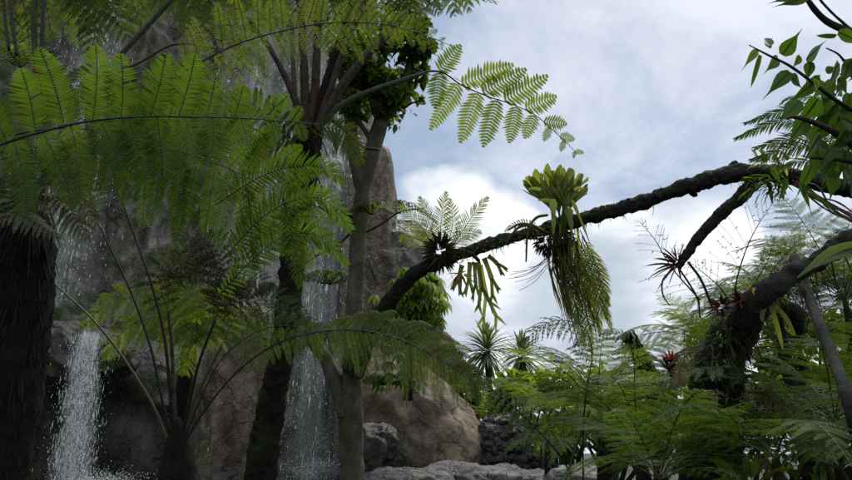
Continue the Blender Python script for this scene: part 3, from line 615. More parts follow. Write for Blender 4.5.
px_tube(Ft, 'limb', 7.0, [(380, 118), (370, 90), (362, 60), (358, 30)], [6, 5, 4, 2], 'smoothbark', 40, 14, .006, 7)
px_tube(Ft, 'limb', 7.0, [(350, 110), (362, 126), (371, 140)], [2.5, 2.5, 3], 'smoothbark', 20, 8)
px_tube(Ft, 'twig', 7.0, [(352, 218), (342, 208), (330, 213), (318, 206)], [2, 1.6, 1.2, .7], 'bark', 20, 8)
px_tube(Ft, 'twig', 7.0, [(352, 232), (335, 247), (318, 255), (300, 268)], [1.2, 1, 1, .6], 'bark', 20, 8)
px_tube(Ft, 'twig', 7.0, [(360, 235), (380, 225), (400, 212), (424, 208)], [1.2, 1, .8, .5], 'bark', 20, 8)
px_tube(Ft, 'twig', 7.0, [(385, 108), (400, 110), (412, 103), (424, 101)], [2, 1.5, 1, .6], 'bark', 20, 8)
def leaf_cloud(mb, blobs, n, size, prof, mat=0, droop=.3, fold=.12, wr=.5, down=.2, var=(0, 1)):
    """leaves scattered through overlapping blobs: (centre, radii)"""
    for cen, rad in blobs:
        cen = np.asarray(cen); rad = np.asarray(rad); dr = unit(rng.normal(size=(n, 3))); rr = rng.random(n) ** .45
        b = cen + dr * rad * rr[:, None]
        dd = unit(dr * .8 + rng.normal(size=(n, 3)) * .6 - Z * down)
        nn = unit(Z * .8 + rng.normal(size=(n, 3)) * .55)
        s = size * rng.uniform(.6, 1.25, n)
        strips(mb, b, dd, nn, s, s * wr, prof, droop, fold, mat, rng.uniform(*var, n))
mb = MB(); bl = []
for (px, py, r) in [(395, 60, 30), (372, 78, 26), (405, 88, 24), (385, 105, 22), (355, 60, 22), (410, 50, 18), (380, 35, 24), (350, 95, 18), (418, 72, 12), (360, 30, 24), (400, 25, 20), (425, 45, 9)]:
    bl.append((P(px, py + 2, 7.0 + rng.uniform(-.25, .25)), np.array([1, 1.1, 1]) * M_(r * .78, 7)))
bl += [(P(rng.uniform(338, 425), rng.uniform(22, 115), 7 + rng.uniform(-.3, .3)), np.array([1, 1, .8]) * M_(rng.uniform(6, 13), 7)) for _ in range(16)]
leaf_cloud(mb, bl, 62, .11, P_OVATE, wr=.7); mb.build('crown', G['broad'], Ft)
mb = MB()
for (px, py) in [(340, 60), (335, 80), (350, 45), (395, 118), (412, 105)]:
    leaf_cloud(mb, [(P(px, py, 6.9), np.array([.12, .15, .12]))], 14, .08, P_OVATE, wr=.75)
mb.build('leaves', G['broad'], Ft)

# --- arching dark limb (leaning tree) with epiphytes
ga2 = P(352, 372, 6.6); AR = empty('arching_tree', tuple(ga2), 'dark rough branch arching across the sky from the rocks to the right edge', 'tree')
px_tube(AR, 'trunk', 6.3, [(352, 372, 6.8), (372, 328, 6.7), (390, 302, 6.6), (412, 276, 6.5), (440, 261, 6.4), (480, 247), (520, 236), (560, 225, 6.2), (600, 214, 6.1), (640, 203, 6.0), (675, 190, 5.9), (710, 179, 5.8), (740, 173, 5.7), (775, 173, 5.6), (810, 180, 5.5), (852, 190, 5.4), (930, 205, 5.3)],
        [12, 9.5, 8, 7.3, 7, 6, 6, 6.4, 7, 7.2, 7.6, 8, 9, 8.5, 8.5, 8, 8.5], 'bark', 520, 32, .026, 9)
for pts, r in [([(624, 208), (627, 202), (629, 199)], [4, 3, 2]), ([(690, 188), (694, 194), (695, 197)], [5, 3.4, 2.2]), ([(728, 175), (733, 166), (737, 163)], [5, 4, 3]), ([(470, 252), (478, 260), (480, 264)], [2.4, 2, 1])]:
    px_tube(AR, 'branch_stub', 6.0 if pts[0][0] > 600 else 6.3, pts, r, 'bark', 16, 10, .008, 18)
px_tube(AR, 'limb', 5.8, [(758, 178), (738, 199), (718, 216), (700, 236), (688, 252), (678, 268)], [8, 6.5, 6.2, 5.2, 4.2, 3.6], 'bark', 140, 20, .014, 12)
mb = MB(); c_ = spline(PL(6.0, (440, 258, 6.4), (480, 243), (520, 231), (560, 220, 6.2), (600, 208, 6.1), (640, 197, 6.0), (675, 183, 5.9), (710, 172, 5.8), (740, 166, 5.7)), 200); n = 700
j = rng.integers(0, 200, n); dr = unit(rng.normal(size=(n, 3)) * [.7, 1, 1])
strips(mb, c_[j] - Z * .055 + dr * [.06, .06, .055], unit(dr + Z * .3), rng.normal(size=(n, 3)), rng.lognormal(-3.6, .45, n), .008, P_STRAP, .5, .1, 0, rng.random(n)); tag(mb.build('moss', G['ferndk'], AR), kind='stuff')
mb = MB(); n = 35; j = rng.integers(0, 200, n); strips(mb, c_[j] - Z * .1, unit(rng.normal(size=(n, 3)) * [.3, .3, .1] - Z), -FWD, rng.lognormal(-2.6, .5, n), .005, P_STRAP, 0, .1, 0, rng.random(n), curl=.2); tag(mb.build('roots', G['brownwisp'], AR), kind='stuff')
# --- right big trunk
gr = P(712, 560, 5.4); TR = empty('old_tree', (gr[0], gr[1], 0), 'massive dark mossy trunk at right that bends over to the right edge', 'tree')
px_tube(TR, 'trunk', 5.4, [(712, 640), (712, 480), (712, 430), (714, 395), (722, 360), (737, 328), (752, 305)], [34, 30, 28, 25, 23, 21, 15], 'bark', 190, 34, .035, 7)
px_tube(TR, 'limb', 4.9, [(738, 330, 5.2), (762, 297), (790, 276), (815, 263), (840, 246), (870, 230), (930, 205)], [17, 13, 9.5, 9, 10, 9, 9], 'bark', 150, 24, .02, 10)
px_tube(TR, 'limb', 5.4, [(752, 310), (775, 305), (795, 315), (800, 335)], [12, 10, 8, 4], 'bark', 60, 20, .02, 9)
mb = MB(); c_ = spline(PL(5.2, (712, 470), (714, 395), (722, 360), (737, 328), (760, 300), (800, 273), (850, 240)), 200); n = 1100; j = rng.integers(0, 200, n); dr = unit(rng.normal(size=(n, 3)) * [1, 1, .6]); j = np.minimum(j, rng.integers(60, 150, n))
rad = np.interp(j / 200, [0, .5, .7, 1], [.22, .18, .12, .07])[:, None]
strips(mb, c_[j] + dr * rad, unit(dr * .8 + Z * rng.uniform(-1, .6, n)[:, None]), dr, rng.lognormal(-2.9, .5, n), .016, P_LANCE, .5, .1, 0, rng.random(n)); tag(mb.build('moss', G['ferndk'], TR), kind='stuff')
mb = MB(); n = 70; j = rng.integers(90, 190, n); dr = unit(rng.normal(size=(n, 3)) * [1, .8, .3]); strips(mb, c_[j] + dr * .13, unit(dr * .4 - Z), dr, rng.uniform(.1, .38, n), .014, P_STRAP, .2, .1, 0, rng.random(n)); tag(mb.build('hanging_leaves', G['brownwisp'], TR), kind='stuff')
# --- blurred grey-green trunk
gq = P(850, 560, 3.6); TQ = empty('leaning_tree', (gq[0], gq[1], 0), 'thin grey green trunk leaning left at the right edge', 'tree')
px_tube(TQ, 'trunk', 3.6, [(880, 620), (864, 480), (848, 400), (830, 350, 4.2), (812, 305, 5.0), (794, 258, 5.6)], [6.5, 6.5, 6, 5.5, 5, 5], 'bark', 90, 16, .004, 14)
0 and px_tube(TQ, 'limb', 3.7, [(852, 400), (838, 345), (822, 310, 4.3), (806, 262, 5.6)], [5, 4, 3.5, 3], 'stipeg', 40, 12, .003, 14)

exec_parts = []
# ================================================================ epiphytes
def epi_fern(name, label, cx, cy, d, fr, leaf, lpx, **kw):
    c = P(cx, cy, d); e = empty(name, c, label, 'fern', 'epiphytes on the arching branch')
    for pts in fr: px_frond(e, 'frond', d, pts, lpx, leaf, 'rachg', simple=True, N=kw.get('N', 'c'), n=kw.get('n', 26), t0=.12, droop=.12, ang=35, fill=.5, r0=.005, prof=[.5, 1, 1, .9, .75, .5, .2])
    return e
e1 = epi_fern('perched_fern', 'upright feathery fern perched where the dark branch rises from the rocks', 440, 252, 6.3,
    [[(440, 250), (441, 225), (443, 205), (446, 193)], [(450, 250), (462, 232), (474, 214), (487, 198)], [(435, 250), (425, 232), (412, 218), (400, 206)],
     [(438, 250), (430, 225), (424, 208), (420, 198)], [(450, 252), (460, 240), (470, 234), (480, 232)], [(432, 250), (420, 240), (408, 236), (400, 240)], [(446, 250), (452, 228), (452, 212), (450, 200)]], 'stag', 15)
mb = MB(); b = P(440, 252, 6.25); n = 160; dr = unit(rng.normal(size=(n, 3)) * [1, 1, .8]); strips(mb, b + dr * [.06, .1, .1], unit(dr + Z * .2), rng.normal(size=(n, 3)), .14, .025, P_STRAP, .2, .1, 0, rng.random(n)); mb.build('root_mass', G['brownwisp'], e1)

def forked(mb, base, d, ln, w, lev, nrm, mat=0, droop=.35, spread=.35, var=.5):
    base = np.asarray(base, float); d = unit(d)
    strips(mb, base, d, nrm, ln, w, [1, .85, .8, .95] if lev > 0 else [.95, 1, .9, .5, .1], droop, .08, mat, var)
    if lev == 0: return
    end = base + d * ln - Z * droop * ln; k = np.linalg.norm(end - base) / ln
    if k > 1: end = base + (end - base) / k
    nd = unit(end - base); sd = unit(np.cross(nd, nrm))
    for s in (-1, 1):
        forked(mb, end, unit(nd + sd * s * spread * rng.uniform(.6, 1.3) + nrm * .15 * rng.normal()), ln * rng.uniform(.5, .8), w * .72, lev - 1, nrm, mat, droop * .7, spread, var)
# hanging antlers under the perched fern
c = P(478, 258, 6.25); e2 = empty('staghorn_fern', c, 'pale forked staghorn fern hanging under the branch beside the upright fern', 'fern', 'epiphytes on the arching branch')
for k, (x, y, dx, dy, L) in enumerate([(478, 262, .12, -1, 26), (470, 262, -.1, -1, 18), (484, 258, .4, -1, 22), (488, 256, .9, -.6, 12), (462, 265, -.3, -1, 16), (480, 265, .2, -1, 32), (474, 262, .05, -1, 22)]):
    mb = MB(); forked(mb, P(x, y, 6.2), RGT * dx + Z * dy, M_(L, 6.2), M_(5.5, 6.2), 2, unit(-FWD + .3 * rng.normal(size=3)), 0, .2, .4, rng.random()); mb.build('antler_leaf', G['stag'], e2)
def rosette(parent, name, cen, n, ln, w, mat, up=.6, droop=.5, jit=.2, axis=Z, prof=P_STRAP, fold=.18, center=.03):
    mb = MB(); th = np.arange(n) * 2.4 + rng.random(n) * .3; k = np.linspace(0, 1, n)
    ax = unit(axis); a1 = unit(np.cross(ax, [1, .3, .2])); a2 = np.cross(ax, a1)
    rd = a1 * np.cos(th)[:, None] + a2 * np.sin(th)[:, None]
    el = (1 - k) * 1.4 * up + .1 + jit * rng.normal(size=n) * .5
    d = unit(rd * np.cos(el)[:, None] + ax * np.sin(el)[:, None])
    strips(mb, cen + rd * center, d, unit(ax * 1.0 - d * .2), ln * rng.uniform(.75, 1.15, n), w, prof, droop, fold, 0, rng.random(n))
    return mb.build(name, mat, parent)
c = P(460, 288, 6.2); e3 = empty('bromeliad', P(461, 272, 6.3), 'small dark red bromeliad hanging below the branch left of the staghorn fern', 'bromeliad', 'red bromeliads')
rosette(e3, 'leaves', P(461, 274, 6.3), 14, .17, .022, G['reddk'], .5, .3, axis=np.array([0, -.3, -1]))
# --- big staghorn crown
gs = P(556, 232, 6.1); S = empty('staghorn_fern', gs, 'large fan shaped staghorn fern standing on the branch with a long shaggy hanging skirt', 'fern', 'epiphytes on the arching branch')
def fan(parent, name, base, axis, R0, half, mat, seed, lean, nrm=-FWD, lobes=5, depth=.28, cup=.25):
    n, m = 49, 16; V = np.zeros((n, m, 3)); ax = unit(axis); nn = unit(nrm - ax * np.dot(nrm, ax)); sd = np.cross(ax, nn)
    va = np.zeros((n, m))
    for i in range(n):
        u = i / (n - 1) * 2 - 1
        lob = 1 - abs(math.sin(u * math.pi * lobes * .5 + seed)) ** 6; rr = R0 * (1 - .12 * u * u) * (1 - depth * (1 - lob) + .10 * noise.noise(Vector((u * 5, seed, 0))))
        th = u * half
        for j in range(m):
            t = j / (m - 1); s = t ** .9
            th2 = th * (.35 + .65 * t)
            p = ax * math.cos(th2) * rr * s + sd * math.sin(th2) * rr * s
            rip = .03 * R0 * math.sin(u * 16 + seed) * t * 2 + cup * R0 * (u * u) * t - lean * R0 * t * t
            V[i, j] = base + p + nn * rip; va[i, j] = .35 + .25 * t + .25 * noise.noise(Vector((u * 5, t * 1.2, seed)))
    mb = MB(); v, q = grid_mesh(V); mb.add(v, q, 0, va.ravel()); return mb.build(name, mat, parent)
for k, (bx, by, dx, r, half, ln, dep, lo) in enumerate([(560, 216, -.22, 56, .62, .0, 6.18, 4), (563, 214, .12, 50, .55, -.15, 6.25, 4), (560, 216, -.12, 43, .58, .22, 6.05, 5),
        (554, 213, -.62, 47, .34, .12, 6.1, 2), (567, 214, .48, 42, .36, .05, 6.12, 2), (564, 216, .2, 36, .5, .34, 6.0, 3)]):
    fan(S, 'shield_leaf', P(bx, by, dep), Z + RGT * dx, M_(r, 6.1), half, G['stag'], k * 1.7, ln, lobes=lo + 1, depth=.26, cup=.12)
    mb = MB(); a0 = P(561, 236, 6.05); a1 = P(bx, by, dep); tube(mb, spline([a0, (a0 + a1) / 2 + .01, a1 + (Z + RGT * dx) * .06], 10), [.035, .035, .03, .03, .03, .03, .025, .02, .015, .01], 8, 0, .3, ell=.5); mb.build('leaf_base', G['stag'], S)
for k, (x, y, dx, L) in enumerate([(552, 202, -.9, 16), (574, 190, .8, 12), (541, 190, -1, 14)]):
    mb = MB(); strips(mb, P(x, y, 5.95), unit(RGT * dx + Z * .4), -FWD + Z * .2, M_(L, 6), M_(4, 6), P_STRAP, .3, .1, 0, .8); mb.build('shield_leaf', G['stag'], S)
mb = MB()   # pale drooping leaf in front + shaggy root ball
strips(mb, np.array([P(553, 199, 5.9), P(568, 208, 5.9), P(572, 200, 5.92)]), unit(np.array([-Z * 1 - RGT * .05, -Z + RGT * .1, -Z + RGT * .35])), -FWD, M_(np.array([38, 26, 48]), 6), M_(np.array([8, 9, 4]), 6), [.5, 1, .7, .5, .6, .3, .1], .1, .15, 0, [.9, .3, .5])
mb.build('folded_leaf', G['stag'], S)
mb = MB(); n = 500; dr = unit(rng.normal(size=(n, 3)))
strips(mb, P(553, 240, 6.1) + dr * np.array([.12, .12, .11]) + np.outer(rng.uniform(-1, 1, n) * .05, [1, 0, .3]), unit(dr + Z * .1 * rng.normal(size=(n, 1))), rng.normal(size=(n, 3)), .06, .016, P_STRAP, .5, .1, 0, rng.random(n)); mb.build('root_ball', G['brownwisp'], S)
mb = MB()   # hanging bare straps
def strands(n, x0, x1, y0, y1, lean, e0, e1, w0, w1, mt):
    for k in range(n):
        xa, ya = rng.uniform(x0, x1), rng.uniform(y0, y1); yb = rng.uniform(e0, e1); f = (yb - ya) / 100; xb = xa + lean * 100 * f + rng.normal() * 5; d = 6.1 + rng.uniform(-.12, .12)
        c_ = spline(PL(d, (xa, ya), (xa * .75 + xb * .25 - 2 + rng.normal() * 2, ya * .65 + yb * .35), (xa * .3 + xb * .7 + rng.normal() * 3, ya * .3 + yb * .7), (xb, yb)), 14)
        w_ = rng.uniform(w0, w1) * np.array([.6, 1, .8, 1, .7, 1, 1, .8, 1, .6, .9, .6, .4, .1]) / 2
        vw = unit(-FWD + .7 * rng.normal(size=3)); sd = unit(np.cross(tangents(c_), vw)); tw = np.cross(sd, tangents(c_)); ph = np.linspace(0, rng.normal() * 2.5, 14)[:, None]; sd = sd * np.cos(ph) + tw * np.sin(ph)
        v, q = grid_mesh(np.stack([c_ - sd * w_[:, None], c_ + sd * w_[:, None]], 1)); mb.add(v, q, 0, rng.random())
strands(34, 546, 574, 226, 250, .20, 290, 356, .010, .022, None); mb.build('dead_hanging_leaves', G['dead'], S); mb = MB()
strands(26, 550, 582, 222, 250, .22, 270, 335, .012, .034, None); mb.build('hanging_leaves', G['stag'], S); mb = MB()
strands(26, 548, 584, 226, 245, .18, 255, 340, .008, .02, None); mb.build('dark_hanging_leaves', G['brownwisp'], S)
for pts in [[(578, 235), (588, 262), (598, 292), (612, 330)], [(574, 238), (580, 268), (585, 300), (592, 352)], [(582, 236), (596, 262), (604, 285), (609, 305)], [(570, 240), (572, 270), (574, 300), (578, 325)], [(566, 250), (568, 275), (574, 300), (584, 345)], [(576, 250), (590, 280), (598, 305), (600, 335)], [(580, 230), (592, 255), (602, 285), (607, 318)], [(572, 232), (582, 262), (592, 300), (598, 325)]]:
    px_frond(S, 'hanging_frond', 6.05, pts, 15, 'stag', 'rachg', simple=True, N=unit(-FWD + .4 * rng.normal(size=3)), n=34, t0=.15, droop=.3, ang=38, fill=.55, r0=.005, prof=[.5, 1, 1, .9, .8, .5, .2])
mb = MB()
for k in range(9):
    x0, y0 = rng.uniform(546, 556), rng.uniform(250, 262); x1 = x0 - rng.uniform(25, 52); y1 = y0 + rng.uniform(14, 30)
    tube(mb, spline(PL(6.1, (x0, y0), ((x0 + x1) / 2, (y0 + y1) / 2 + 5), (x1, y1)), 12), .0022, 4, 0, .5, cap=False)
mb.build('aerial_roots', G['brownwisp'], S)
for k, (x, y, pts) in enumerate([(0, 0, [(545, 232), (532, 225), (520, 224), (508, 230)]), (0, 0, [(540, 236), (530, 226), (518, 228), (506, 242)]), (0, 0, [(548, 215), (536, 218), (528, 232), (526, 262)])]):
    px_tube(S, 'drooping_leaf', 6.0, pts, [1.3, 1.6, 1.4, .8], 'rachg', 20, 6)
px_frond(S, 'frond', 6.1, [(545, 236), (530, 224), (516, 224), (504, 232)], 7, 'stagdk', 'rachg', simple=True, n=18, N='c', droop=.3, r0=.003, fill=.6)
# --- bromeliad on the tip of the lower limb
e = empty('bromeliad', P(678, 266, 5.75), 'wiry red air plant hanging on the tip of the lower dark limb against the sky', 'bromeliad', 'red bromeliads')
rosette(e, 'leaves', P(677, 264, 5.75), 22, .24, .022, G['reddk'], .75, .25, axis=np.array([-.9, -.3, .3]))
px_tube(e, 'root', 5.75, [(674, 268), (663, 280), (663, 295), (670, 306)], [1.2, 1, .8, .5], 'rach', 16, 6)
px_tube(e, 'root', 5.75, [(688, 262), (700, 278), (708, 296), (716, 318)], [1.3, 1.3, 1.4, 1.2], 'rach', 16, 6)
px_tube(e, 'root', 5.75, [(680, 270), (690, 285), (698, 300), (700, 318)], [1, 1, 1, .8], 'rachb', 16, 6)
# --- bromeliads on the big trunk
for (x, y, n, ln, mt, ax, lb) in [(742, 302, 22, .10, 'red', (-.3, -.6, .6), 'crimson bromeliad in the crook of the massive dark trunk'),
                                 (722, 308, 18, .11, 'reddk', (-.7, -.5, .4), 'maroon bromeliad on the left shoulder of the massive dark trunk'),
                                 (770, 292, 20, .10, 'reddk', (.2, -.8, .5), 'maroon and green bromeliad above the hanging yellow leaves'),
                                 (672, 362, 34, .20, 'red', (0, -.1, 1), 'bright red cup shaped bromeliad standing alone above the ferns')]:
    d = 5.0 if y < 350 else 7.0; e = empty('bromeliad', P(x, y, d), lb, 'bromeliad', 'red bromeliads'); rosette(e, 'leaves', P(x, y, d), n, ln, .026, G[mt], .8, .25, axis=np.array(ax))
    if y > 350:
        rosette(e, 'lower_leaves', P(x, y + 10, d), 20, .22, .03, G['reddk'], 1.0, .1, axis=np.array(ax)); px_tube(e, 'stem', d, [(672, 372), (674, 390), (676, 420)], [3, 3, 3], 'bark', 10, 8)
e = empty('strap_leaf_plant', P(770, 300, 4.9), 'hanging pale yellow green strap leaves on the massive dark trunk', 'plant')
for (x0, y0, x1, y1, x2, y2, w, mt) in [(768, 298, 776, 322, 783, 350, 5, 'stag'), (770, 300, 786, 318, 795, 336, 4.5, 'stagdk'), (753, 288, 758, 296, 765, 303, 6, 'yellow'), (766, 305, 762, 315, 763, 322, 5, 'fernpale')]:
    mb = MB(); p = PL(4.85, (x0, y0), (x1, y1), (x2, y2)); c_ = spline(p, 9); w_ = M_(w, 4.85) * np.array([.5, .8, 1, 1, 1, 1, .9, .7, .2]) / 2
    sd = unit(np.cross(tangents(c_), FWD)); V = np.stack([c_ - sd * w_[:, None], c_ + FWD * .004, c_ + sd * w_[:, None]], 1); v, q = grid_mesh(V); mb.add(v, q, 0, .7); mb.build('leaf', G[mt], e)

# ================================================================ top right heart leaved branch
gh = P(900, 180, 3.2); Hh = empty('heart_leaf_tree', gh, 'heart shaped green leaves with long tips hanging in from the top right', 'tree')
for pts, r in [([(930, 60), (870, 40), (845, 30), (828, 22), (815, 10), (800, -12)], [5, 4, 3.6, 3.2, 2.8, 2]), ([(930, 150), (880, 125), (840, 103), (812, 82), (790, 66), (768, 55), (749, 45)], [5, 3.5, 2.2, 1.6, 1.3, 1, .6]),
               ([(900, 40), (858, 32), (840, 20), (822, 2), (815, -10)], [3, 1.6, 1.3, 1.1, .8]), ([(920, 85), (870, 70), (850, 66), (838, 54), (826, 48)], [3, 2, 1.5, 1, .6]), ([(930, 100), (880, 84), (852, 76), (840, 74)], [3, 3, 1.5, .8]),
               ([(900, 180), (860, 150), (830, 130), (800, 118), (780, 118)], [6, 4, 3, 2, 1]), ([(930, 150), (880, 165), (840, 160), (810, 158)], [5, 4, 2, 1])]:
    px_tube(Hh, 'branch', 3.2, pts, r, 'bark', 40, 8, .001, 20)
hl = [(757, 50, 742, 68, 8, 1), (760, 55, 751, 84, 6, .5), (768, 47, 772, 38, 9, .4), (772, 45, 765, 38, 7, .4), (778, 58, 764, 72, 12, .45), (782, 55, 800, 30, 20, .45), (790, 72, 764, 96, 18, .2), (806, 60, 824, 40, 17, .25), (800, 56, 792, 68, 10, .6),
      (812, 62, 806, 82, 16, .1), (790, 76, 802, 88, 12, 0), (820, 78, 784, 104, 20, .15), (808, -2, 776, 5, 12, .1), (796, -4, 770, 2, 9, .1), (838, 32, 864, 44, 16, .7), (836, 36, 818, 34, 6, .1), (838, 62, 826, 92, 16, .1), (852, 60, 838, 88, 18, .1),
      (800, 100, 778, 122, 22, .5), (818, 98, 796, 128, 26, .4), (838, 100, 822, 126, 26, .2), (850, 108, 846, 140, 26, .1), (828, 116, 808, 150, 28, .3), (806, 118, 786, 144, 24, .35), (846, 130, 826, 160, 26, .1), (858, 90, 856, 120, 24, .1),
      (846, 150, 838, 178, 20, .25), (812, 165, 796, 196, 13, .3), (786, 178, 778, 202, 10, .35), (832, 160, 820, 180, 18, .3), (770, 168, 782, 184, 9, .7), (838, 78, 848, 96, 12, .2), (818, 88, 812, 76, 9, .8), (826, 72, 838, 66, 9, .2),
      (800, 182, 812, 214, 8, .4), (808, 190, 836, 212, 4, .3), (860, 165, 850, 190, 20, .2), (842, 118, 866, 130, 22, .15), (862, 120, 846, 150, 22, .1), (820, 134, 800, 165, 20, .3), (835, 145, 818, 172, 20, .25), (858, 66, 842, 58, 12, .3)]
mb = MB()
for i, (x0, y0, x1, y1, w, v) in enumerate(hl):
    d = 3.15 + rng.uniform(-.2, .25); a, b = P(x0, y0, d), P(x1, y1, d + rng.uniform(-.08, .08)); dv = b - a
    LN = unit(-FWD + .6 * rng.normal(size=3)); strips(mb, a, dv, LN, np.linalg.norm(dv) * 1.12, M_(w * (.8 if w > 15 else 1), d), P_HEART if w > 7 else P_STRAP, .06, .14, 0, v)
    strips(mb, a, dv, LN, np.linalg.norm(dv) * 1.10, M_(w * .1, d), P_HEART, .06, .5, 1, v)
for i in range(150):   # dim leaves deeper in the clump
    x, y = rng.uniform(792, 890), rng.uniform(70, 185); d = rng.uniform(3.3, 3.9)
    if x < 800 + abs(y - 130) * .5: continue
    a = P(x, y, d); strips(mb, a, unit([rng.normal() * .5 - .3, rng.normal() * .3, -1]), unit(-FWD + .6 * rng.normal(size=3)), M_(rng.uniform(18, 30), d), M_(rng.uniform(9, 17), d), P_HEART, .06, .14, 0, rng.uniform(0, .6))
mb.build('leaves', [G['heart'], G['broadlt']], Hh)
# feather ferns behind the heart leaves
ge2 = P(800, 160, 4.6); e = empty('perched_fern', P(790, 172, 5.2), 'long feathery fern spraying left under the heart shaped leaves at the upper right', 'fern', 'epiphytes on the arching branch')
for pts, L in [([(870, 118), (830, 112), (790, 110), (746, 123)], 17), ([(870, 130), (820, 125), (780, 122), (737, 138)], 19), ([(870, 140), (830, 138), (795, 138), (756, 148)], 21), ([(870, 155), (840, 148), (800, 146), (752, 160)], 21), ([(880, 160), (840, 160), (810, 160), (780, 168)], 20), ([(840, 100), (815, 98), (790, 98), (780, 104)], 8)]:
    px_frond(e, 'frond', 4.6, pts, L, 'fern' if L == 19 else 'broad', 'rachg', simple=True, n=44, t0=.1, N=unit(-FWD + .5 * Z), droop=.25, ang=42, fill=.62, r0=.004, prof=[.6, 1, 1, 1, .8, .5, .25])
mb = MB(); n = 60; xs = rng.uniform(757, 787, n); b = np.array([P(x, rng.uniform(154, 165), 5.3) for x in xs]); strips(mb, b, unit(rng.normal(size=(n, 3)) + [-.8, -.3, .1]), Z, .10, .025, P_LANCE, .3, .1, 0, rng.random(n)); mb.build('pale_leaves', G['fernpale'], e)
mb = MB(); n = 60; xs = rng.uniform(752, 785, n); b = np.array([P(x, rng.uniform(176, 192), 5.3) for x in xs]); strips(mb, b, unit(rng.normal(size=(n, 3)) * .6 + [-.9, -.3, -.4]), Z, .16, .03, P_LANCE, .3, .1, 0, rng.random(n)); mb.build('drooping_leaves', G['broad'], e)
# aerial root rope upper right
e = empty('hanging_vine', P(800, 180, 5), 'ragged brown vine slanting down under the dark branch at the right edge', 'vine')
mb = MB()
for k in range(8):
    j = rng.normal(size=(4, 2)) * 3; tube(mb, spline(PL(5.0, *[(x + a, y + b) for (x, y), (a, b) in zip([(795, 182), (815, 195), (835, 208), (870, 225)], j)]), 20), .007, 5, 0, .5, .003, 20, cap=False)
mb.build('strands', G['rachb'], e)

# ================================================================ backdrop plants
# drooping broadleaf tree behind the arching limb
gx = P(418, 340, 9.5); e = empty('umbrella_tree', gx, 'broadleaf tree with drooping glossy green leaves behind the rising dark branch', 'tree')
px_tube(e, 'trunk', 9.6, [(408, 400), (410, 350), (414, 300), (418, 270)], [5, 4, 3, 2], 'bark', 30, 8)
mb = MB(); mb2 = MB()
for k in range(170):
    a, r = rng.random() * 6.28, math.sqrt(rng.random()); x = 418 + 28 * r * math.cos(a); y = 298 + 36 * r * math.sin(a); dd = 9.4 + rng.uniform(-.5, .4)
    if k % 3 == 0: x = rng.uniform(372, 420); y = rng.uniform(285, 385)
    cc = P(x, y, dd); m = 8; th = np.arange(m) * 6.283 / m + rng.random(); rd = np.stack([np.cos(th), np.sin(th), np.full(m, -.15)], 1)
    strips(mb2 if k % 3 else mb, np.repeat(cc[None], m, 0), rd, Z, .19, .048, P_LANCE, .9, .12, 0, rng.uniform(.2, 1, m))
mb.build('crown', G['broad'], e); mb2.build('crown', G['broadlt'], e)
# spiky dracaenas
for (x, y, d, s, yb, lb) in [(487, 352, 15, 1.0, 440, 'taller spiky strap leaved palm against the clouds, left of the pair'), (521, 357, 16, .88, 440, 'shorter spiky strap leaved palm, right of the pair')]:
    g0 = P(x, yb, d); e = empty('spiky_palm', g0, lb, 'palm', 'pair of spiky palms in the distance')
    px_tube(e, 'trunk', d, [(x + 4, yb + 20), (x + 3, 400), (x, y)], [3, 3, 3.4], 'stipeg', 20, 10)
    mb = MB(); n = 170; th = rng.random(n) * 6.283; el = rng.uniform(-.9, 1.5, n); dr = np.stack([np.cos(th) * np.cos(el), np.sin(th) * np.cos(el), np.sin(el)], 1)
    strips(mb, P(x, y, d) + dr * [.05, .05, .15], dr, Z + .01, .92 * s * rng.uniform(.7, 1.1, n), .05, P_STRAP, .35, .1, 0, rng.random(n)); mb.build('leaves', G['yucca'], e)
# broken mossy stump
e = empty('tree_stump', P(655, 420, 8), 'broken mossy stump leaning left above the green ferns', 'stump')
px_tube(e, 'trunk', 8.0, [(672, 430), (658, 392), (645, 366), (636, 348), (628, 333)], [12, 10, 8, 7.5, 7], 'bark', 90, 20, .03, 8)
mb = MB(); n = 260; c_ = spline(PL(8, (668, 415), (650, 375), (636, 348), (628, 335)), 50); dr = unit(rng.normal(size=(n, 3)))
strips(mb, c_[rng.integers(0, 50, n)] + dr * .09, unit(dr - Z * .8), dr, .13, .025, P_STRAP, .3, .1, 0, rng.random(n)); mb.build('moss', G['fernol'], e)
# wispy bare fronds against the sky
e = empty('withered_fern', P(735, 330, 5.6), 'withered fern with bare thin ribs standing against the clouds', 'fern')
for pts, L, lf, br in [([(734, 300), (738, 275), (748, 245), (760, 222), (775, 200)], 46, 'dead', .97), ([(700, 300), (672, 268), (655, 240), (640, 222)], 34, 'dead', .97), ([(735, 315), (722, 290), (700, 270), (690, 262)], 30, 'ferndk', .9),
                       ([(760, 310), (770, 275), (790, 250), (812, 228)], 22, 'fernpale', .75), ([(755, 315), (755, 285), (768, 260), (775, 235)], 22, 'fernpale', .6)]:
    px_frond(e, 'frond', 5.7, pts, L, lf, 'rach' , n=15, t0=.08, N='c', droop=.18, ang=35, bare=br, r0=.008, sp2=.3, prof=[.9, 1, 1, .9, .7, .45, .2])
# lance leaves right edge
e = empty('lance_leaf_plant', P(870, 300, 4.2), 'broad lance shaped leaves reaching in from the right edge below the dark limb', 'plant')
for pts, w in [([(900, 235), (860, 246), (830, 252), (798, 278)], 12), ([(900, 250), (865, 250), (840, 255), (815, 268)], 9)]:
    mb = MB(); c_ = spline(PL(4.3, *pts), 9); w_ = M_(w, 4.3) * np.array([.5, .8, 1, 1, .95, .85, .65, .4, .05]) / 2; sd = unit(np.cross(tangents(c_), FWD))
    V = np.stack([c_ - sd * w_[:, None], c_ + FWD * .015, c_ + sd * w_[:, None]], 1); v, q = grid_mesh(V); mb.add(v, q, 0, .4); mb.build('leaf', G['yucca'], e)

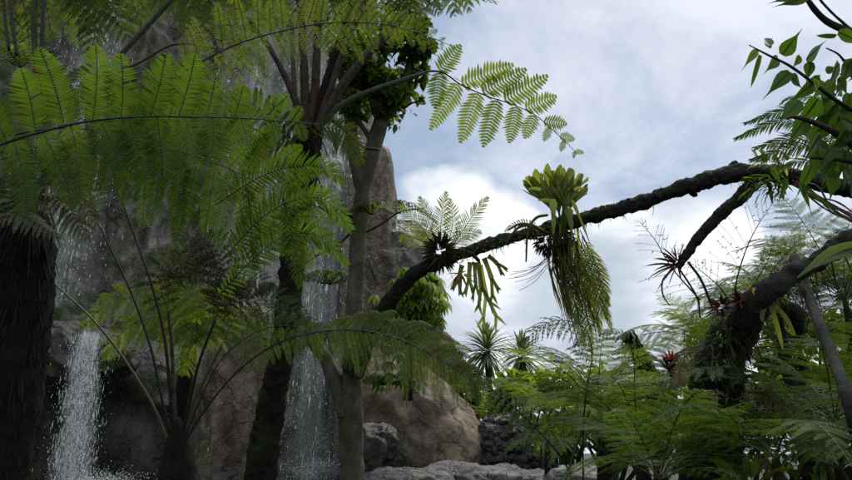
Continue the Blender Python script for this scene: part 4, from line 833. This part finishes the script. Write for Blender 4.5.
# library fronds, shared by the repeated tree ferns
def lib_frond(L, seed, mat, n=19, pin=.34, droop=.22, arch=.35, r0=.008, rac='rachg', sp2=.2, t0=.22):
    mb = MB(); x = np.linspace(0, 1, 7); y = .06 * math.sin(seed) * x ** 2
    pts = np.stack([x * L * (1 - .12 * x ** 2), y * L, arch * L * (x - 1.25 * x ** 2.2)], 1)
    frond(mb, pts, pin * L * .85, n=n, t0=t0, N=Z, droop=droop, r0=r0, sp2=sp2, var=(0, 1), pr=1.25, fill=.55, jit=.13, ang=24, prof=[.75, 1, .95, .8, .62, .42, .22, .05]); o = mb.build('frond', LF(mat, rac)); me = o.data; bpy.data.objects.remove(o); return me
LIB = {k: [lib_frond(1.5, s, k, arch=a) for s, a in ((1, .35), (2, .5), (4, .25))] for k in ('fern', 'fernlt', 'fernol', 'ferndk')}
def tree_fern(px, py, d, s, kinds, label, n=11, trunk=True, yb=None, el=(10, 60), rr=.09, group='tree ferns among the greenery', az=None, seed=0):
    rs = np.random.default_rng(100 + seed); top = P(px, py, d); gz = .9 if top[1] > 8 else .6
    e = empty('tree_fern', (top[0], top[1], gz), label, 'tree fern', group)
    if trunk and top[2] > gz + .15:
        mb = MB(); c_ = spline([(top[0] + .1 * s, top[1], gz - .2), (top[0] + .03, top[1], (gz + top[2]) / 2), tuple(top)], 30); tube(mb, c_, rr * s * np.r_[np.ones(22), np.linspace(1, .25, 8)], 12, 0, .5, .016, 14); mb.build('trunk', G['fibre'], e)
    for i in range(n):
        me = LIB[kinds[i % len(kinds)]][i % 3]; f = bpy.data.objects.new('frond', me); COL.objects.link(f); f.parent = e
        f.location = (0, 0, top[2] - gz); a = (az[i] if az is not None else i * 137.5 + rs.uniform(-20, 20)); E_ = rs.uniform(*el)
        f.rotation_euler = Euler((R(rs.uniform(-15, 15)), -R(E_), R(a)), 'XYZ'); k = s * rs.uniform(.8, 1.15); f.scale = (k, k, k)
    return e
TF = [
 (548, 416, 11.5, 1.05, ['fernlt', 'fern'], 'light green tree fern behind the black pebbled rocks'),
 (598, 405, 7.6, .95, ['fernlt', 'fernol'], 'yellow green tree fern below the hanging staghorn skirt'),
 (655, 432, 7.0, .8, ['fernol', 'fern'], 'olive tree fern in front of the broken stump'),
 (600, 452, 7.2, .85, ['fern', 'fernlt'], 'low green fern above the pale boulder'),
 (690, 395, 7.8, .9, ['fernol', 'ferndk'], 'olive green tree fern beside the lone red bromeliad'),
 (640, 450, 5.6, .85, ['fern', 'ferndk'], 'fern with radiating dark stalks between pale boulder and massive trunk'),
 (775, 458, 4.2, .70, ['fern', 'fernol'], 'bright fern crossing in front of the massive dark trunk'),
 (835, 420, 5.0, .95, ['fernol', 'fern', 'ferndk'], 'olive fern right of the massive dark trunk'),
 (840, 470, 4.6, .9, ['fern', 'ferndk'], 'dark green fern in the bottom right corner'),
 (775, 300, 7.8, .8, ['fernlt', 'fern'], 'light green fern showing above the bromeliads at right'),
 (845, 300, 7.0, 1.0, ['ferndk', 'fern'], 'deep green fern behind the leaning grey green trunk'),
 (715, 345, 9.0, .9, ['fernlt', 'fern'], 'pale fern reaching left from behind the massive trunk'),
 (800, 350, 8.0, 1.0, ['ferndk', 'fernol'], 'shaded fern beyond the massive trunk and below the limb'),
 (495, 440, 12.5, .9, ['fernlt', 'fern'], 'distant fern between the brown boulder and the palms'),
 (660, 480, 4.4, .7, ['fern'], 'small fern at the bottom edge left of the massive trunk')]
for i, (x, y, d, s, k, lb) in enumerate(TF): tree_fern(x, y, d, s, k, lb, n=15 if d > 5 else 12, seed=i, el=(0, 50))
# right lower special fronds and stalks
e = empty('fern_clump', P(578, 540, 5.4), 'tall slender fern with thin black stalks rising in front of the pale boulder', 'fern')
px_frond(e, 'frond', 5.4, [(578, 500), (566, 465), (545, 438), (515, 408), (480, 380), (435, 345), (400, 325)], 30, 'fernol', 'rach', n=30, t0=.25, N='cu', droop=.4, r0=.009, sp2=.3, bare=.25)
px_frond(e, 'frond', 5.4, [(584, 510), (583, 440), (586, 395), (592, 350), (580, 325), (550, 322), (518, 345)], 34, 'fernlt', 'rach', n=24, t0=.55, N='cu', droop=.4, r0=.009, sp2=.3, bare=.35)
px_frond(e, 'frond', 5.4, [(637, 510), (636, 440), (635, 395), (632, 350), (618, 332), (600, 335)], 30, 'fernlt', 'rach', n=22, t0=.5, N='cu', droop=.4, r0=.008, sp2=.3, bare=.3)
px_frond(e, 'frond', 5.2, [(600, 500), (625, 455), (660, 418), (700, 402), (745, 396), (790, 402)], 26, 'fern', 'rach', n=26, t0=.35, N='cu', droop=.4, r0=.008, sp2=.22)
px_frond(e, 'frond', 5.0, [(640, 510), (665, 460), (695, 432), (740, 412), (790, 412), (850, 435)], 28, 'fern', 'rach', n=26, t0=.35, N='cu', droop=.4, r0=.008, sp2=.22)
0 and px_frond(e, 'frond', 5.4, [(610, 500), (590, 450), (560, 415), (525, 400), (490, 405)], 28, 'fernlt', 'rachg', n=24, t0=.3, N='cu', droop=.4, r0=.006, sp2=.25)
for pts in [[(560, 500), (575, 450), (590, 410)], [(620, 500), (610, 460), (580, 430)], [(600, 500), (618, 470), (632, 440), (660, 410)], [(650, 500), (630, 460), (612, 430)]]:
    px_tube(e, 'stalk', 5.5, pts, [1.6, 1.4, 1.0, .6][:len(pts)], 'rachg', 20, 6)
e = empty('dead_fern', P(735, 470, 4.6), 'dry brown fern with hanging dead fronds at the foot of the massive dark trunk', 'fern')
for pts in [[(735, 400), (715, 395), (700, 415), (690, 445)], [(735, 400), (760, 392), (785, 410), (800, 440)], [(735, 405), (740, 430), (735, 460), (730, 490)], [(700, 345), (690, 350), (680, 370), (678, 395)]]:
    px_frond(e, 'frond', 4.9, pts, 18, 'dead', 'rachb', n=22, t0=.1, N='b', droop=.6, r0=.005, sp2=.25, bare=.2)
e = empty('broadleaf_herb', P(757, 490, 4.2), 'low plant with upright pointed leaves and reddish stems at the bottom right', 'plant')
for k in range(12):
    a = rng.uniform(-1.2, 1.2); mb = MB(); p0 = P(757 + rng.normal() * 6, 485, 4.2); dv = unit(RGT * math.sin(a) + Z * math.cos(a) * 1.1 - FWD * rng.uniform(-.4, .5)); strips(mb, p0, dv, unit(-FWD + .4 * rng.normal(size=3)), rng.uniform(.2, .36), .06, [.08, .1, .6, 1, .95, .6, .05], .25, .15, 0, rng.random()); mb.build('leaf', G['red' if k == 3 else 'fernol'], e)
# shrubs / bushes in the background
def bush(name, label, blobs, n, size, leaf, prof=P_OVATE, wr=.5, d=10, down=.2, cat='bush', base=None, group='bushes behind the ferns'):
    x0, y0, r0 = blobs[0]; b0 = P(x0, y0, d); e = empty(name, (b0[0], b0[1], .9), label, cat, group)
    mb = MB(); cs = [(P(x, y, d + rng.uniform(-.6, .6)), np.array([1, 1, .9]) * M_(r, d)) for x, y, r in blobs]; leaf_cloud(mb, cs, n, size, prof, wr=wr, down=down); mb.build('foliage', G[leaf], e)
    mb = MB()
    for c_, r_ in cs: tube(mb, spline([(b0[0], b0[1], .9), tuple((b0 + c_) / 2 * [1, 1, .5] + [0, 0, .45]), tuple(c_)], 12), np.linspace(.05, .012, 12), 6, 0, .5)
    mb.build('stem', G['bark'], e); return e
bush('broadleaf_bush', 'bright green broadleaf bush right of the spiky palms', [(515, 385, 14), (535, 385, 14), (545, 392, 12), (505, 395, 10), (470, 395, 12)], 120, .28, 'broadlt', wr=.55, d=13)
bush('leafy_bush', 'dark leafy bush behind the brown boulder under the palms', [(470, 380, 14), (460, 370, 10), (480, 405, 14), (500, 415, 14), (520, 425, 16), (545, 425, 16)], 160, .16, 'broad', d=14)
bush('leafy_bush', 'leafy bush against the sky beside the hanging staghorn skirt', [(562, 380, 12), (580, 390, 14), (600, 378, 12), (600, 400, 18), (570, 410, 18)], 130, .16, 'broadlt', d=12)
bush('leafy_bush', 'shrub with rounded green top left of the massive dark trunk', [(700, 340, 12), (705, 330, 9), (715, 360, 14), (690, 372, 12), (700, 390, 16), (716, 325, 10)], 150, .15, 'broad', d=10)
bush('leafy_bush', 'deep green thicket filling the gap below the bent dark limb', [(790, 330, 20), (820, 330, 22), (850, 330, 24), (800, 370, 24), (840, 375, 24), (775, 360, 18), (860, 290, 18), (770, 395, 20)], 200, .2, 'broad', d=10.5)
bush('leafy_bush', 'dark undergrowth behind the ferns at the lower right', [(740, 445, 26), (780, 455, 28), (830, 450, 30), (860, 430, 30), (760, 420, 20), (690, 465, 20)], 80, .14, 'broad', d=7.5)
bush('leafy_bush', 'mid green bush behind the low ferns in the lower middle', [(610, 430, 26), (640, 400, 22), (670, 405, 20), (660, 445, 16), (580, 430, 20), (555, 440, 18), (620, 455, 12)], 150, .15, 'broad', d=11)
bush('palm_bush', 'yellowing leaf plant behind the end of the black pebbled rocks', [(541, 441, 5), (546, 448, 4)], 9, .24, 'fernlt', P_LANCE, .3, 9.6, cat='plant')
e = empty('broken_stem', P(549, 466, 9), 'short dark broken stem next to the pebbled rocks', 'stump'); px_tube(e, 'trunk', 9.0, [(548, 478), (548, 455), (547, 441)], [4, 3.5, 2.5], 'bark', 30, 10, .02, 12)
# moss/ferns growing on the cliff
def cliff_tuft(x, y, d, L, n, leaf, lb):
    e = empty('cliff_fern', P(x, y, d), lb, 'fern', 'small ferns growing on the cliff'); mb = MB()
    for k in range(n):
        a = rng.uniform(-1.4, 1.4); p0 = P(x, y, d); p2 = p0 + RGT * math.sin(a) * L + UPV * (math.cos(a) * L * .5 - .3 * L) - FWD * .25 * rng.random(); p1 = (p0 + p2) / 2 + Z * .25 * L - FWD * .1
        frond(mb, [p0, p1, p2], L * .16, n=16, t0=.1, simple=True, N='cu', droop=.3, r0=.004, fill=.7)
    mb.build('fronds', LF(leaf, 'rachg'), e)
for i, a in enumerate([(372, 215, 7.05, .35, 9, 'fernol', 'small fern growing out of the grey forked trunk at its right side'), (330, 285, 8.5, .6, 16, 'fern', 'green fern tuft left of the forked trunk halfway up'), (395, 215, 13.5, .9, 12, 'fernol', 'fern tuft on the right edge of the brown rock pillar'), (248, 300, 9.0, .9, 16, 'ferndk', 'dark fern tuft on the grey streaked rock column'),
                       (330, 180, 12.6, .7, 8, 'fernol', 'yellowish fern tuft high on the wet cliff between the two trunks'), (20, 68, 7.5, .7, 14, 'fernlt', 'yellow green fern tuft behind the black stems at the upper left'), (385, 385, 9.2, .5, 14, 'ferndk', 'shaded fern hanging over the hollow beside the brown boulder'), (345, 345, 7.6, .6, 14, 'ferndk', 'fern sprouting behind the fork of the grey trunk')]): cliff_tuft(*a)

# far trees closing the horizon
for i, (x, y, r, d, lb) in enumerate([(560, 430, 26, 40, 'far rounded tree seen low between the ferns'), (640, 425, 30, 44, 'far tree low behind the broken stump'), (720, 420, 32, 42, 'far tree behind the massive dark trunk'), (800, 400, 40, 38, 'far tall tree behind the thicket at right'), (860, 380, 40, 36, 'far tree at the right edge'), (500, 440, 22, 46, 'far tree low beyond the palms')]):
    b0 = P(x, y, d); e = empty('distant_tree', (b0[0], b0[1], .9), lb, 'tree', 'distant trees')
    mb = MB(); leaf_cloud(mb, [(P(x + rng.uniform(-.8, .8) * r, y + rng.uniform(-.4, .6) * r, d), np.array([1, 1, .8]) * M_(r * .6, d)) for _ in range(6)], 240, .6, P_OVATE, wr=.5); mb.build('crown', G['broad'], e)
    mb = MB(); tube(mb, spline([(b0[0], b0[1], .5), (b0[0] + .3, b0[1], b0[2])], 10), .25, 8); mb.build('trunk', G['bark'], e)

# ================================================================ world, sun
w = bpy.data.worlds.new('World'); SC.world = w; w.use_nodes = True; nt = w.node_tree; nt.nodes.clear(); L = nt.links.new
SUN_EL, SUN_AZ = R(58), R(35)     # azimuth from +Y towards +X
sky = N_(nt, 'ShaderNodeTexSky'); sky.sky_type = 'NISHITA'; sky.sun_disc = False; sky.sun_elevation = SUN_EL; sky.sun_rotation = SUN_AZ; sky.air_density = 1.0; sky.dust_density = 1.5; sky.ozone_density = 1.5
tc = N_(nt, 'ShaderNodeTexCoord')
sc_ = N_(nt, 'ShaderNodeMix', data_type='RGBA', blend_type='MULTIPLY'); sc_.inputs[0].default_value = 1; L(sky.outputs[0], sc_.inputs[6]); sc_.inputs[7].default_value = (1, 1, 1, 1)
# clouds: flatten direction onto a plane for perspective
sx = N_(nt, 'ShaderNodeSeparateXYZ'); L(tc.outputs['Generated'], sx.inputs[0])
ad = N_(nt, 'ShaderNodeMath', operation='ADD'); L(sx.outputs[2], ad.inputs[0]); ad.inputs[1].default_value = .25
mxx = N_(nt, 'ShaderNodeMath', operation='MAXIMUM'); L(ad.outputs[0], mxx.inputs[0]); mxx.inputs[1].default_value = .12
dx = N_(nt, 'ShaderNodeMath', operation='DIVIDE'); L(sx.outputs[0], dx.inputs[0]); L(mxx.outputs[0], dx.inputs[1])
dy = N_(nt, 'ShaderNodeMath', operation='DIVIDE'); L(sx.outputs[1], dy.inputs[0]); L(mxx.outputs[0], dy.inputs[1])
cb = N_(nt, 'ShaderNodeCombineXYZ'); L(dx.outputs[0], cb.inputs[0]); L(dy.outputs[0], cb.inputs[1]); cb.inputs[2].default_value = 3.7
n1 = N_(nt, 'ShaderNodeTexNoise'); n1.inputs['Scale'].default_value = 2.4; n1.inputs['Detail'].default_value = 10; n1.inputs['Roughness'].default_value = .63; n1.inputs['Distortion'].default_value = .3; L(cb.outputs[0], n1.inputs['Vector'])
def mask(px, py, inner, outer, amt):
    d = unit(P(px, py, 1) - CAM); v = N_(nt, 'ShaderNodeVectorMath', operation='DOT_PRODUCT'); L(tc.outputs['Generated'], v.inputs[0]); v.inputs[1].default_value = tuple(d)
    r = N_(nt, 'ShaderNodeMapRange'); r.interpolation_type = 'SMOOTHSTEP'; L(v.outputs['Value'], r.inputs[0]); r.inputs[1].default_value = math.cos(R(outer)); r.inputs[2].default_value = math.cos(R(inner)); r.inputs[3].default_value = 0; r.inputs[4].default_value = amt
    return r.outputs[0]
def add(a, b, op='ADD'):
    n = N_(nt, 'ShaderNodeMath', operation=op)
    for k, x in enumerate((a, b)):
        if isinstance(x, (int, float)): n.inputs[k].default_value = x
        else: L(x, n.inputs[k])
    return n.outputs[0]
# high thin layer: blue grey at left, whiter to the right
hi = add(n1.outputs[0], mask(700, 40, 4, 26, .16)); hi = add(hi, mask(480, 90, 4, 22, -.10))
stra = ramp(nt, hi, [(.38, (2.6, 3.35, 4.6)), (.47, (3.1, 3.85, 4.95)), (.54, (4.0, 4.65, 5.6)), (.62, (5.0, 5.45, 6.2)), (.74, (6.3, 6.6, 7.2))])
# low puffy layer
n2 = N_(nt, 'ShaderNodeTexNoise'); n2.inputs['Scale'].default_value = 3.6; n2.inputs['Detail'].default_value = 12; n2.inputs['Roughness'].default_value = .56; n2.inputs['Distortion'].default_value = .2; L(tc.outputs['Generated'], n2.inputs['Vector'])
el_ = N_(nt, 'ShaderNodeMapRange'); L(sx.outputs[2], el_.inputs[0]); el_.inputs[1].default_value = .20; el_.inputs[2].default_value = .42; el_.inputs[3].default_value = .14; el_.inputs[4].default_value = -.30
pf = add(n2.outputs[0], el_.outputs[0]); pf = add(pf, mask(470, 215, 1, 7, .17)); pf = add(pf, mask(575, 225, 1, 7, .12)); pf = add(pf, mask(670, 250, 2, 9, .20))
cov = ramp(nt, pf, [(.465, (0, 0, 0)), (.50, (.3, .3, .3)), (.54, (.72, .72, .72)), (.64, (1, 1, 1))])
n3 = N_(nt, 'ShaderNodeTexNoise'); n3.inputs['Scale'].default_value = 5.5; n3.inputs['Detail'].default_value = 8; mp3 = N_(nt, 'ShaderNodeMapping'); mp3.inputs['Location'].default_value = (3, 1, 5); mp3.inputs['Scale'].default_value = (1, 1, 2); L(tc.outputs['Generated'], mp3.inputs[0]); L(mp3.outputs[0], n3.inputs['Vector'])
sh = add(n3.outputs[0], mask(575, 305, 1, 7, -.18)); sh = add(sh, mask(480, 230, 2, 8, .12)); sh = add(sh, mask(660, 265, 1, 8, .10))
grey = ramp(nt, sh, [(.30, (3.9, 4.5, 5.2)), (.43, (5.2, 5.7, 6.4)), (.52, (7.2, 7.5, 7.8)), (.64, (8.8, 8.9, 9.0))])
base = N_(nt, 'ShaderNodeMix', data_type='RGBA'); base.inputs[0].default_value = .85; L(sc_.outputs[2], base.inputs[6]); L(stra, base.inputs[7])
fin = N_(nt, 'ShaderNodeMix', data_type='RGBA'); L(cov, fin.inputs[0]); L(base.outputs[2], fin.inputs[6]); L(grey, fin.inputs[7])
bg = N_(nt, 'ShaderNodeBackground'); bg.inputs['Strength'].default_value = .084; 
zr = N_(nt, 'ShaderNodeMapRange'); L(sx.outputs[2], zr.inputs[0]); zr.inputs[1].default_value = .66; zr.inputs[2].default_value = .9; zr.inputs[3].default_value = 1.0; zr.inputs[4].default_value = 3.0  # unseen sky overhead and behind the camera brightened to light the foliage
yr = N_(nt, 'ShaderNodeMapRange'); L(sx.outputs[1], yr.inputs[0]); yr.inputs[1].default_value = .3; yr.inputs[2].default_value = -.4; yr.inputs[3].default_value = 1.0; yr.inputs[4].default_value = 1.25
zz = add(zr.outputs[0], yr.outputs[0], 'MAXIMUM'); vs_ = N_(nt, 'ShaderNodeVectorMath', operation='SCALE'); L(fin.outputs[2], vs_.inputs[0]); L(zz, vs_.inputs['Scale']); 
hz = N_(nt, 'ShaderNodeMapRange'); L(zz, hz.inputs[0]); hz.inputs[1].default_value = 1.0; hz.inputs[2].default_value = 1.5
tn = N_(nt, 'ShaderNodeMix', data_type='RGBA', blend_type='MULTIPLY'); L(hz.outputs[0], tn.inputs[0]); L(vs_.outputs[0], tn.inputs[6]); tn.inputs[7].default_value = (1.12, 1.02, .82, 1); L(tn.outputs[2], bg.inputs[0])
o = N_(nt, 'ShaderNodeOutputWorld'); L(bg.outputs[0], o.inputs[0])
sd_ = bpy.data.lights.new('sun', 'SUN'); sd_.energy = 1.5; sd_.angle = R(14); sd_.color = (1, .96, .9); so = bpy.data.objects.new('sun', sd_); COL.objects.link(so)
dirv = Vector((math.sin(SUN_AZ) * math.cos(SUN_EL), math.cos(SUN_AZ) * math.cos(SUN_EL), math.sin(SUN_EL))); so.rotation_euler = dirv.to_track_quat('Z', 'Y').to_euler()
SC.view_settings.view_transform = 'Standard'; SC.view_settings.look = 'None'; SC.view_settings.gamma = 1; SC.view_settings.use_curve_mapping = False; SC.view_settings.exposure = 0.7
SC.render.engine = 'CYCLES'; SC.cycles.max_bounces = 6; SC.cycles.transparent_max_bounces = 16; SC.cycles.use_denoising = False; SC.cycles.caustics_reflective = False; SC.cycles.caustics_refractive = False
print('tris-ish', sum(len(o.data.polygons) for o in COL.objects if o.type == 'MESH'))
